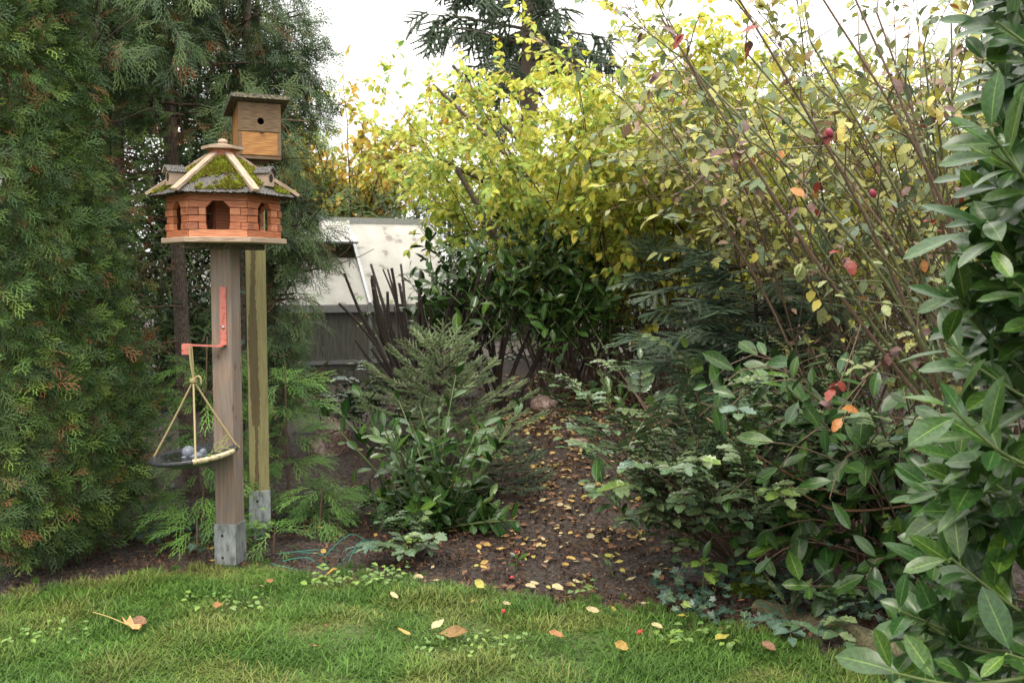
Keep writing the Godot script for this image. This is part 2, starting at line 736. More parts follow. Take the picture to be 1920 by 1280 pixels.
# ---------------------------------------------------------------- glasshouse
func build_glasshouse() -> void:
	var g := thing("glasshouse", "low aluminium glasshouse with clouded cream roof panels and a raised vent", "greenhouse", Vector3(-1.43, 0, -8.55), deg_to_rad(22))
	# own axes: the near eaves run along x at z = 0, the ridge at z = -0.85; x = 0.2 is the bar between two bays
	var cream := textured([[0.13, 0.2, 0.17, 0.14], [0.26, 0.36, 0.35, 0.305], [0.6, 0.39, 0.38, 0.34], [0.8, 0.43, 0.42, 0.385]], Vector3(0.7, 0.7, 0.7), 0.35, 0.012, 0.0)
	cream.backlight_enabled = true
	cream.backlight = Color(0.6, 0.6, 0.55)
	var grey := textured([[0.2, 0.11, 0.11, 0.092], [0.5, 0.14, 0.14, 0.12], [0.8, 0.17, 0.17, 0.15]], Vector3(3, 0.6, 3), 0.35, 0.02, 0.0)
	var eave := 0.98
	var ridge := 1.73
	var run := 0.85
	var slope := atan2(ridge - eave, run)
	var slant := sqrt(run * run + (ridge - eave) * (ridge - eave))
	var bays := [[-1.5, -0.72], [-0.7, 0.2], [0.22, 1.02]]
	var tilt := Basis(Vector3.RIGHT, slope)  # turns -z up the roof
	for k in bays.size():
		var w: float = bays[k][1] - bays[k][0]
		var cx: float = (bays[k][0] + bays[k][1]) / 2
		var parts := [[0.0, slant]]
		if k == 1:
			parts = [[0.0, 0.62], [0.62, slant]]
		for p in parts:
			var s := Shape.new()
			s.box(Vector3(w - 0.006, 0.006, p[1] - p[0] - 0.008), Transform3D(), 0.001)
			var lift := 0.0
			var b := tilt
			var at := Vector3(cx, eave, 0) + tilt * Vector3(0, 0.014, -(p[0] + p[1]) / 2)
			if p[0] > 0.0:
				b = Basis(Vector3.RIGHT, slope - 0.3)
				var hinge := Vector3(cx, eave, 0) + tilt * Vector3(0, 0.03, -slant)
				at = hinge + b * Vector3(0, 0, (p[1] - p[0]) / 2)
				var fr := Shape.new()
				fr.box(Vector3(w, 0.02, 0.025), Transform3D(Basis(), Vector3(0, 0, (p[1] - p[0]) / 2)), 0.002)
				var bar := obj("vent_rail", fr.mesh(), mats.alu, g, Transform3D(b, at))
				bar.set_meta("label", "lower rail of the raised roof vent")
			var pn := obj("roof_panel" if p[0] == 0.0 else "roof_vent", s.mesh(), cream, g, Transform3D(b, at))
			pn.set_meta("label", "clouded cream glazing with algae spots" if lift == 0.0 else "raised vent")
		# panes of the low wall
		for row in [[0.12, 0.5], [0.5, 0.94]]:
			var q := Shape.new()
			q.box(Vector3(w - 0.01, row[1] - row[0] - 0.02, 0.006), Transform3D(), 0.001)
			obj("wall_pane", q.mesh(), grey, g, Transform3D(Basis(), Vector3(cx, (row[0] + row[1]) / 2, -0.015)))
		var gl := Shape.new()
		gl.box(Vector3(w, 0.03, 0.03), Transform3D(), 0.002)
		obj("wall_rail", gl.mesh(), mats.alu, g, Transform3D(Basis(), Vector3(cx, 0.5, 0.0)))
	for bx in [-1.51, -0.71, 0.21, 1.03]:
		var s := Shape.new()
		s.box(Vector3(0.028, 0.035, slant), Transform3D(), 0.002)
		obj("roof_bar", s.mesh(), mats.alu, g, Transform3D(tilt, Vector3(bx, eave, 0) + tilt * Vector3(0, 0.025, -slant / 2)))
		var p := Shape.new()
		p.box(Vector3(0.03, 0.9, 0.03), Transform3D(), 0.002)
		obj("wall_post", p.mesh(), mats.alu, g, Transform3D(Basis(), Vector3(bx, 0.53, 0.004)))
	for r in [[eave - 0.02, 0.025, 0.06, 0.05, "gutter"], [ridge + 0.02, -run, 0.075, 0.06, "ridge_cap"], [0.11, 0.0, 0.03, 0.05, "sill_rail"]]:
		var s := Shape.new()
		s.box(Vector3(2.6, r[2], r[3]), Transform3D(), 0.004)
		obj(r[4], s.mesh(), mats.alu, g, Transform3D(Basis(), Vector3(-0.24, r[0], r[1])))
	var f := Shape.new()
	f.box(Vector3(2.6, 0.14, 0.16), Transform3D(Basis(), Vector3(-0.24, 0.025, 0.0)), 0.008)
	obj("plinth", f.mesh(), textured([[0.3, 0.14, 0.12, 0.07], [0.7, 0.26, 0.23, 0.15]], Vector3(3, 3, 3), 0.9), g)
	# far roof slope, back wall and gable ends
	var back := Basis(Vector3.UP, PI)
	var s2 := Shape.new()
	s2.box(Vector3(2.54, 0.006, slant), Transform3D(), 0.001)
	obj("roof_panel", s2.mesh(), cream, g, Transform3D(back * tilt, Vector3(-0.24, eave, -run * 2) + back * tilt * Vector3(0, 0, -slant / 2)))
	var s3 := Shape.new()
	s3.box(Vector3(2.54, 0.86, 0.006), Transform3D(), 0.001)
	obj("wall_pane", s3.mesh(), grey, g, Transform3D(Basis(), Vector3(-0.24, 0.53, -run * 2)))
	for gx in [-1.51, 1.03]:
		var e := Shape.new()
		e.prism(PackedVector2Array([Vector2(0.02, 0.1), Vector2(run * 2 - 0.02, 0.1), Vector2(run * 2 - 0.02, eave), Vector2(run, ridge - 0.02), Vector2(0.02, eave)]), 0.006, Transform3D(Basis(Vector3.UP, PI / 2), Vector3(gx, 0, 0)), 0.001)
		obj("gable", e.mesh(), grey, g)


# ---------------------------------------------------------------- posts
func build_posts() -> void:
	var p := thing("bird_table_post", "grey weathered square timber post with red bracket in zinc shoe", "post", on_ground(-1.209, -4.202), deg_to_rad(-11))
	var s := Shape.new()
	for k in 4:
		var r := Basis(Vector3.UP, k * PI / 2)
		var q0 := s.vert(r * Vector3(-0.042, 0.19, 0.045), Vector2(k * 0.25, 1))
		s.vert(r * Vector3(0.042, 0.19, 0.045), Vector2(k * 0.25 + 0.24, 1))
		s.vert(r * Vector3(0.042, 1.38, 0.045), Vector2(k * 0.25 + 0.24, 0))
		s.vert(r * Vector3(-0.042, 1.38, 0.045), Vector2(k * 0.25, 0))
		s.quad(q0, q0 + 1, q0 + 2, q0 + 3)
		var c0 := s.vert(r * Vector3(0.042, 0.19, 0.045), Vector2(k * 0.25 + 0.24, 1))
		s.vert(r * Vector3(0.045, 0.19, 0.042), Vector2(k * 0.25 + 0.25, 1))
		s.vert(r * Vector3(0.045, 1.38, 0.042), Vector2(k * 0.25 + 0.25, 0))
		s.vert(r * Vector3(0.042, 1.38, 0.045), Vector2(k * 0.25 + 0.24, 0))
		s.quad(c0, c0 + 1, c0 + 2, c0 + 3)
	var wood := StandardMaterial3D.new()
	wood.albedo_texture = old_timber()
	wood.roughness = 0.85
	obj("timber", s.mesh(), wood, p)
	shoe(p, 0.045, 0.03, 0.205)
	# red bracket: strap on the front face, arm towards the open side, hooked end
	var b := Shape.new()
	b.box(Vector3(0.028, 0.24, 0.006), Transform3D(Basis(), Vector3(0.012, 1.09, 0.048)), 0.001)
	var strap := obj("bracket_strap", b.mesh(), mats.red_paint, p)
	var bolt := Shape.new()
	bolt.lathe(PackedVector2Array([Vector2(0, 0.006), Vector2(0.005, 0.005), Vector2(0.0075, 0.002), Vector2(0.0075, 0)]), 12, Transform3D(Basis(Vector3.RIGHT, PI / 2), Vector3(0.012, 1.04, 0.051)))
	obj("bolt", bolt.mesh(), mats.zinc, strap)
	var a := Shape.new()
	a.box(Vector3(0.028, 0.006, 0.03), Transform3D(Basis(), Vector3(0.012, 0.968, 0.06)), 0.001)
	a.box(Vector3(0.16, 0.006, 0.028), Transform3D(Basis.from_euler(Vector3(0, 0.32, -0.05)), Vector3(-0.058, 0.966, 0.086)), 0.001)
	obj("bracket_arm", a.mesh(), mats.red_paint, p)
	var h := Shape.new()
	var turn := Basis.from_euler(Vector3(0, 0.32, 0))
	h.box(Vector3(0.034, 0.012, 0.034), Transform3D(turn, Vector3(-0.125, 0.968, 0.107)), 0.003)
	h.box(Vector3(0.034, 0.04, 0.006), Transform3D(turn, Vector3(-0.121, 0.949, 0.121)), 0.001)
	obj("hook_plate", h.mesh(), mats.red_paint, p)

	var q := thing("nest_box_post", "olive pressure treated timber post with a dark wet streak in zinc shoe", "post", on_ground(-1.209, -4.701), deg_to_rad(16))
	var c := Shape.new()
	var w := 0.045
	var tall := [0.22, 1.8]
	for k in 4:
		var r := Basis(Vector3.UP, k * PI / 2)
		var f := c.vert(r * Vector3(-w, tall[0], w), Vector2(0, 1))
		c.vert(r * Vector3(w, tall[0], w), Vector2(1, 1))
		c.vert(r * Vector3(w, tall[1], w), Vector2(1, 0))
		c.vert(r * Vector3(-w, tall[1], w), Vector2(0, 0))
		c.quad(f, f + 1, f + 2, f + 3)
	c.face([Vector3(-w, tall[1], -w), Vector3(w, tall[1], -w), Vector3(w, tall[1], w), Vector3(-w, tall[1], w)])
	var im := Image.create(64, 1024, false, Image.FORMAT_RGB8)
	fine.seed = 9
	for y in 1024:
		for x in 64:
			var t := y / 1024.0
			var g := 0.9 + 0.28 * fine.get_noise_2d(x * 16.0, y * 0.9) + 0.14 * fine.get_noise_2d(x * 40.0, y * 10.0)
			var col := Color(0.225, 0.2, 0.085) * g
			if fposmod(y, 7.0) < 1.5:
				col = col * 0.9
			# rain that ran down the timber from the box above
			var mid := 0.33 + 0.05 * sin(t * 9.0) + 0.04 * fine.get_noise_1d(y * 3.0)
			var wide := 0.12 + 0.10 * maxf(0.0, sin(t * 13.0 + 1.0)) + 0.12 * exp(-pow((t - 0.70) * 9.0, 2.0)) + 0.03 * fine.get_noise_1d(y * 12.0 + 400.0)
			if t > 0.8:
				wide *= 0.55
			if absf(x / 64.0 - mid) < wide:
				col = col * Color(0.42, 0.36, 0.34)
			im.set_pixel(x, y, lin(col.r, col.g, col.b))
	var m := StandardMaterial3D.new()
	m.albedo_texture = ImageTexture.create_from_image(im)
	m.roughness = 0.75
	obj("timber", c.mesh(), m, q)
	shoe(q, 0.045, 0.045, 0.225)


# weathered softwood: growth rings drawn out along the post, bent round knots, split by drying cracks
func old_timber() -> ImageTexture:
	var w := 256
	var h := 1024
	var im := Image.create(w, h, false, Image.FORMAT_RGB8)
	fine.seed = 31
	var knots := []
	for k in 9:
		knots.append([rf(0, w), rf(40, h - 40), rf(5, 10)])
	var cracks := []
	for k in 12:
		cracks.append([rf(0, w), rf(0, h * 0.7), rf(120, 380)])
	for y in h:
		for x in w:
			var px := float(x)
			var knot := 0.0
			for k in knots:
				var dx: float = x - k[0]
				var dy: float = (y - k[1]) * 0.45
				var d: float = sqrt(dx * dx + dy * dy) / k[2]
				if d < 4.0:
					px += dx * 1.6 / (d * d + 0.6)
					knot = maxf(knot, 1.0 - d * 0.9)
			var ring := fine.get_noise_2d(px * 9.0, y * 0.35) * 0.6 + fine.get_noise_2d(px * 26.0, y * 0.8) * 0.35
			var patch := fine.get_noise_2d(x * 1.5 + 300.0, y * 0.7)
			var col := Color(0.205, 0.15, 0.115) * (1.0 + 0.55 * ring)
			col = col.lerp(Color(0.185, 0.15, 0.125) * (1.0 + 0.4 * ring), clampf(0.5 + patch * 2.0, 0, 1))
			col = col.lerp(Color(0.085, 0.05, 0.034), clampf(knot, 0, 0.85))
			for k in cracks:
				if y > k[1] and y < k[1] + k[2] and absf(x - k[0] - 3.0 * fine.get_noise_1d(y * 2.0 + k[1])) < 0.9:
					col = col * 0.45
			im.set_pixel(x, y, lin(clampf(col.r, 0.01, 1), clampf(col.g, 0.01, 1), clampf(col.b, 0.01, 1)))
	return ImageTexture.create_from_image(im)


func shoe(p: Node3D, w: float, low: float, high: float) -> void:
	var s := Shape.new()
	for k in 4:
		s.box(Vector3(w * 2 + 0.008, high - low, 0.004), Transform3D(Basis(Vector3.UP, k * PI / 2), Basis(Vector3.UP, k * PI / 2) * Vector3(0, (low + high) / 2, w + 0.0025)), 0.001)
	s.box(Vector3(w * 2, 0.004, w * 2), Transform3D(Basis(), Vector3(0, low + 0.004, 0)), 0.001)
	var o := obj("post_shoe", s.mesh(), mats.zinc, p)
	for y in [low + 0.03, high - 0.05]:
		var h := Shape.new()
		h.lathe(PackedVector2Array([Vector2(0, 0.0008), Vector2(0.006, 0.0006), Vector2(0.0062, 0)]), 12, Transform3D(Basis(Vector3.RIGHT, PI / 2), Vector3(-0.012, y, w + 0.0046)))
		obj("dark_bolt_disc", h.mesh(), plain(0.015, 0.013, 0.012, 0.9), o)  # solid disc, no hole cut: the shade inside is its near-black colour
	var t := Shape.new()
	t.box(Vector3(0.06, 0.3, 0.06), Transform3D(Basis(), Vector3(0, low - 0.15, 0)), 0.003)
	obj("ground_stake", t.mesh(), mats.zinc, p)


# ---------------------------------------------------------------- bird table
func build_feeder() -> void:
	var f := thing("bird_table_house", "hexagonal red stained bird table house with mossy felt roof", "bird table", Vector3(-1.212, 1.38, -4.21), deg_to_rad(9.4))
	# floor and bearers
	var bearers := Shape.new()
	bearers.box(Vector3(0.34, 0.022, 0.03), Transform3D(Basis(Vector3.UP, 0.5), Vector3(0, -0.012, 0.062)), 0.002)
	bearers.box(Vector3(0.34, 0.022, 0.03), Transform3D(Basis(Vector3.UP, 0.5), Vector3(0, -0.012, -0.062)), 0.002)
	obj("bearer", bearers.mesh(), mats.mossy_board, f)
	var lay := Transform3D(Basis(Vector3.RIGHT, -PI / 2), Vector3(0, 0.011, 0))
	var s := Shape.new()
	s.prism(hexagon(0.257), 0.022, lay, 0.003)
	obj("floor_board", s.mesh(), mats.worn_wood, f)
	# six walls of stacked blocks round arched openings; rows 3 cm high
	var R := 0.232
	var ap := R * cos(PI / 6)
	var th := 0.022
	var row := 0.029
	var y0 := 0.022
	var tones := [mats.red_wood, mats.red_wood_pale, mats.red_wood, mats.red_wood_dark]
	for k in 6:
		var turn := Basis(Vector3.UP, k * PI / 3)
		var wall := Node3D.new()
		wall.name = "wall"
		f.add_child(wall, true)
		wall.transform = Transform3D(turn, Vector3(0, y0, 0))
		var z := ap - th / 2
		block(wall, "bottom_rail", Vector3(R - 0.004, row, th), Vector3(0, row / 2, z + 0.003), mats.red_wood_pale if k % 2 == 0 else mats.red_wood)
		block(wall, "top_rail", Vector3(R - 0.004, row, th), Vector3(0, row * 5.5, z + 0.001), mats.red_wood)
		for q in [-1.0, 1.0]:
			for r in 4:
				var y := row * (1.5 + r)
				var outer := R / 2 - 0.003
				var inner := 0.047 if r in [1, 2] else 0.047 - (0.0 if r == 0 else 0.0)
				var step := 0.008 * sin(k * 7.0 + r * 3.0 + q)
				# chamfered corners of the opening in the lowest and the highest row
				var low_in := inner - (0.004 if r == 0 else 0.0)
				var high_in := inner - (0.026 if r == 3 else 0.0)
				var along := r % 2 == 0
				var proud := 0.004 if along else 0.0
				var pts := PackedVector2Array([Vector2(low_in, -row / 2 + 0.0008), Vector2(outer, -row / 2 + 0.0008), Vector2(outer, row / 2 - 0.0008), Vector2(high_in, row / 2 - 0.0008)])
				if r in [0, 2]:
					# two short pieces: the joint of the interlocking corner
					var cut := 0.083 + step
					prism_block(wall, "block", PackedVector2Array([pts[0], Vector2(cut - 0.0008, pts[0].y), Vector2(cut - 0.0008, pts[2].y), pts[3]]), q, th, Vector3(0, y, z + 0.003 + rf(-0.001, 0.001)), tones[rng.randi() % 2])
					prism_block(wall, "block", PackedVector2Array([Vector2(cut + 0.0008, pts[0].y), Vector2(outer + 0.004, pts[0].y), Vector2(outer + 0.004, pts[2].y), Vector2(cut + 0.0008, pts[2].y)]), q, th, Vector3(0, y - 0.001, z + 0.006), mats.red_wood_dark if rng.randf() < 0.45 else mats.red_wood)
				else:
					prism_block(wall, "block", pts, q, th, Vector3(0, y, z + proud + rf(0.0, 0.003)), tones[rng.randi() % 3])
	# feed hopper inside
	var hop := Shape.new()
	hop.box(Vector3(0.11, 0.175, 0.11), Transform3D(Basis(Vector3.UP, 0.25), Vector3(0.012, 0.11, -0.02)), 0.003)
	obj("feed_hopper", hop.mesh(), mats.red_wood, f)
	# roof: six felted slopes, battens on the hips, moss
	var er := 0.302
	var ey := 0.198
	var tr := 0.05
	var ty := 0.362
	var cushion := moss_tufts()
	for k in 6:
		var a0 := PI / 2 - PI / 6 + k * PI / 3
		var a1 := a0 + PI / 3
		var e0 := Vector3(cos(a0) * er, ey, sin(a0) * er)
		var e1 := Vector3(cos(a1) * er, ey, sin(a1) * er)
		var t0 := Vector3(cos(a0) * tr, ty, sin(a0) * tr)
		var t1 := Vector3(cos(a1) * tr, ty, sin(a1) * tr)
		var up := (e1 - e0).cross(t0 - e0).normalized()
		if up.y < 0:
			up = -up
		var p := Shape.new()
		var nu := 26
		var nv := 8
		for side in 2:
			var first := p.v.size()
			for j in nv + 1:
				for i in nu + 1:
					var fu := float(i) / nu
					var fv := float(j) / nv
					var q := e0.lerp(e1, fu).lerp(t0.lerp(t1, fu), fv)
					if j == 0:
						q += (e0 - t0).normalized() * (0.007 * fine.get_noise_1d(i * 170.0 + k * 900.0) + 0.004 * sin(i * 2.6))
						q.y -= 0.003 * absf(sin(i * 1.7 + k))
					q += up * (0.0025 * fine.get_noise_2d(i * 90.0 + k * 300.0, j * 90.0) - (0.008 if side == 1 else 0.0))
					p.vert(q)
			for j in nv:
				for i in nu:
					var q := first + j * (nu + 1) + i
					p.quad(q, q + 1, q + nu + 2, q + nu + 1)
		for i in nu:
			p.quad(i, i + 1, (nu + 1) * (nv + 1) + i + 1, (nu + 1) * (nv + 1) + i)
		var panel := obj("roof_felt", p.mesh(), mats.felt, f)
		# moss grows in patches on the upper and middle part of each slope
		var ms := []
		var mc := []
		for n in 1300:
			var fu := rf(0.03, 0.97)
			var fv := rf(0.06, 0.95)
			var patch := noise.get_noise_2d(fu * 260.0 + k * 500.0, fv * 220.0) + 0.25 * noise.get_noise_2d(fu * 900.0, fv * 900.0 + k * 70.0)
			if patch < -0.3 + 0.9 * absf(fv - 0.55):
				continue
			var q := e0.lerp(e1, fu).lerp(t0.lerp(t1, fu), fv) + up * 0.002
			ms.append(Transform3D(Basis(aim(Vector3(rf(-1, 1), 0, rf(-1, 1)), up)).scaled(Vector3.ONE * rf(0.6, 1.5)), q))
			mc.append(Color(0.24, 0.27, 0.03) * rf(0.55, 1.3) if rng.randf() < 0.8 else Color(0.16, 0.11, 0.03))
		if ms.size() > 0:
			many("moss", cushion, vc_mat(0.95, 0.3), panel, ms, mc)
		# hip batten
		var d := (e0 - t0)
		var bb := Shape.new()
		bb.box(Vector3(d.length() + 0.012, 0.014, 0.03), Transform3D(), 0.002)
		var x := d.normalized()
		var zz := x.cross(Vector3.UP).normalized()
		obj("hip_batten", bb.mesh(), mats.worn_wood, f, Transform3D(Basis(x, zz.cross(x), zz), (e0 + t0) / 2 + Vector3(0, 0.012, 0) + x * 0.006))
	# cap
	var c := Shape.new()
	c.prism(hexagon(0.058), 0.045, Transform3D(Basis(Vector3.RIGHT, -PI / 2), Vector3(0, 0.372, 0)), 0.002)
	obj("cap_neck", c.mesh(), mats.red_wood, f)
	var cp := Shape.new()
	var ring := [[0.088, 0.392], [0.088, 0.404], [0.03, 0.414]]
	for r in 2:
		for k in 6:
			var a0 := k * PI / 3
			var a1 := a0 + PI / 3
			cp.face([Vector3(cos(a0) * ring[r][0], ring[r][1], sin(a0) * ring[r][0]), Vector3(cos(a1) * ring[r][0], ring[r][1], sin(a1) * ring[r][0]), Vector3(cos(a1) * ring[r + 1][0], ring[r + 1][1], sin(a1) * ring[r + 1][0]), Vector3(cos(a0) * ring[r + 1][0], ring[r + 1][1], sin(a0) * ring[r + 1][0])])
	for yy in [[0.088, 0.392], [0.03, 0.414]]:
		var pts := []
		for k in 6:
			pts.append(Vector3(cos(k * PI / 3) * yy[0], yy[1], sin(k * PI / 3) * yy[0]))
		cp.face(pts)
	obj("cap_plate", cp.mesh(), mats.worn_wood, f)
	var kn := Shape.new()
	kn.lathe(PackedVector2Array([Vector2(0.0, 0.438), Vector2(0.012, 0.436), Vector2(0.019, 0.429), Vector2(0.0205, 0.424), Vector2(0.018, 0.418), Vector2(0.01, 0.413), Vector2(0.01, 0.408)]), 20)
	obj("knob", kn.mesh(), mats.worn_wood, f)
	# two little dormers, each a toy house with a near-black disc painting the dark of its hole
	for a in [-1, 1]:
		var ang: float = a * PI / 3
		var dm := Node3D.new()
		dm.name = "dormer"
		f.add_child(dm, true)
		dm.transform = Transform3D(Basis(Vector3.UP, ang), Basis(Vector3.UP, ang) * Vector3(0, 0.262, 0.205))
		var d1 := Shape.new()
		d1.prism(PackedVector2Array([Vector2(-0.024, -0.03), Vector2(0.024, -0.03), Vector2(0.024, 0.022), Vector2(0, 0.044), Vector2(-0.024, 0.022)]), 0.06, Transform3D(), 0.0015)
		obj("front", d1.mesh(), mats.worn_wood, dm)
		for q in [-1.0, 1.0]:
			var d2 := Shape.new()
			d2.box(Vector3(0.042, 0.006, 0.078), Transform3D(), 0.001)
			obj("little_roof", d2.mesh(), mats.felt if q > 0 or a > 0 else mats.worn_wood, dm, Transform3D(Basis(Vector3.BACK, -q * 0.75), Vector3(q * 0.0155, 0.036, 0.004)))
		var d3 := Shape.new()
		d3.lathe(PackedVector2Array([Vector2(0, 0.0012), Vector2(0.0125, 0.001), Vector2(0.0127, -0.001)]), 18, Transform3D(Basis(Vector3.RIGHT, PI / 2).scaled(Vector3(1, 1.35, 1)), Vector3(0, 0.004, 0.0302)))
		obj("dark_hole_disc", d3.mesh(), plain(0.02, 0.012, 0.009, 0.9), dm)


func hexagon(r: float) -> PackedVector2Array:
	var o := PackedVector2Array()
	for k in 6:
		o.append(Vector2(cos(k * PI / 3), sin(k * PI / 3)) * r)
	return o


func block(parent: Node3D, called: String, size: Vector3, at: Vector3, m: Material) -> void:
	var s := Shape.new()
	s.box(size, Transform3D(), 0.0018)
	obj(called, s.mesh(), m, parent, Transform3D(Basis(), at))


func prism_block(parent: Node3D, called: String, pts: PackedVector2Array, flip: float, depth: float, at: Vector3, m: Material) -> void:
	var o := PackedVector2Array()
	for p in pts:
		o.append(Vector2(p.x * flip, p.y))
	var s := Shape.new()
	s.prism(o, depth, Transform3D(), 0.0018)
	obj(called, s.mesh(), m, parent, Transform3D(Basis(), at))


func vc_mat(rough: float, back := 0.0) -> StandardMaterial3D:
	var m := StandardMaterial3D.new()
	m.vertex_color_use_as_albedo = true
	m.roughness = rough
	m.metallic_specular = 0.3
	m.cull_mode = BaseMaterial3D.CULL_DISABLED
	if back > 0.0:
		m.backlight_enabled = true
		m.backlight = Color(back, back, back)
	return m


func moss_tufts() -> ArrayMesh:
	var s := Shape.new()
	for k in 22:
		var d := Vector3(rf(-0.8, 0.8), 1, rf(-0.8, 0.8)).normalized()
		sliver(s, Vector3(rf(-0.006, 0.006), 0, rf(-0.006, 0.006)), d, rf(0.006, 0.011), 0.004, Vector3(rf(-1, 1), 0.1, rf(-1, 1)).normalized())
	return s.mesh()


# ---------------------------------------------------------------- nest box
func build_nest_box() -> void:
	var b := thing("nest_box", "square wooden nest box with round hole and sloping lid on olive post", "nest box", Vector3(-1.19, 1.79, -4.68), deg_to_rad(24))
	var W := 0.19
	var D := 0.17
	var H := 0.235
	var s := Shape.new()
	s.box(Vector3(W, 0.105, 0.016), Transform3D(), 0.002)
	obj("front_flap", s.mesh(), mats.box_orange, b, Transform3D(Basis(), Vector3(0, 0.058, D / 2)))
	# upper front with the hole cut through
	var c := CSGBox3D.new()
	c.size = Vector3(W + 0.002, 0.128, 0.018)
	var h := CSGCylinder3D.new()
	h.radius = 0.0155
	h.height = 0.1
	h.sides = 28
	h.rotation.x = PI / 2
	h.position = Vector3(0.005, -0.018, 0)
	h.operation = CSGShape3D.OPERATION_SUBTRACTION
	c.add_child(h)
	c.name = "front_board"
	c.material = mats.box_dark
	h.material = mats.box_dark
	b.add_child(c)
	c.position = Vector3(0, 0.177, D / 2 + 0.002)
	for q in [-1.0, 1.0]:
		var t := Shape.new()
		t.prism(PackedVector2Array([Vector2(-D / 2 + 0.01, 0.0), Vector2(D / 2 - 0.0085, 0.0), Vector2(D / 2 - 0.0085, H), Vector2(-D / 2 + 0.01, H - 0.035)]), 0.016, Transform3D(Basis(Vector3.UP, -PI / 2), Vector3(q * (W / 2 - 0.008), 0.004, 0)), 0.0015)
		obj("side_board", t.mesh(), mats.box_orange, b)
	for q in [-1.0, 1.0]:
		var e := Shape.new()
		e.box(Vector3(0.016, 0.106, 0.017), Transform3D(), 0.0015)
		obj("edge_strip", e.mesh(), mats.box_dark, b, Transform3D(Basis(), Vector3(q * (W / 2 - 0.007), 0.057, D / 2 + 0.001)))
	var k := Shape.new()
	k.box(Vector3(W, H - 0.03, 0.016), Transform3D(), 0.0015)
	obj("back_board", k.mesh(), mats.box_dark, b, Transform3D(Basis(), Vector3(0, (H - 0.03) / 2, -D / 2)))
	var f := Shape.new()
	f.box(Vector3(W + 0.004, 0.014, D + 0.012), Transform3D(), 0.0015)
	obj("floor_board", f.mesh(), mats.box_dark, b, Transform3D(Basis(), Vector3(0, -0.004, 0)))
	var r := Shape.new()
	r.box(Vector3(0.265, 0.02, 0.25), Transform3D(), 0.003)
	obj("lid", r.mesh(), mats.mossy_board, b, Transform3D(Basis(Vector3.RIGHT, -0.22), Vector3(0, 0.238, 0.012)))
	var g := Shape.new()
	g.box(Vector3(0.02, 0.007, 0.012), Transform3D(Basis(Vector3.BACK, 0.1), Vector3(0.01, 0.111, D / 2 + 0.013)), 0.001)
	obj("catch", g.mesh(), mats.dark_stem, b)
	var u := Shape.new()
	u.box(Vector3(0.12, 0.02, 0.12), Transform3D(Basis(), Vector3(-0.01, -0.016, -0.02)), 0.002)
	obj("bearer", u.mesh(), mats.box_dark, b)


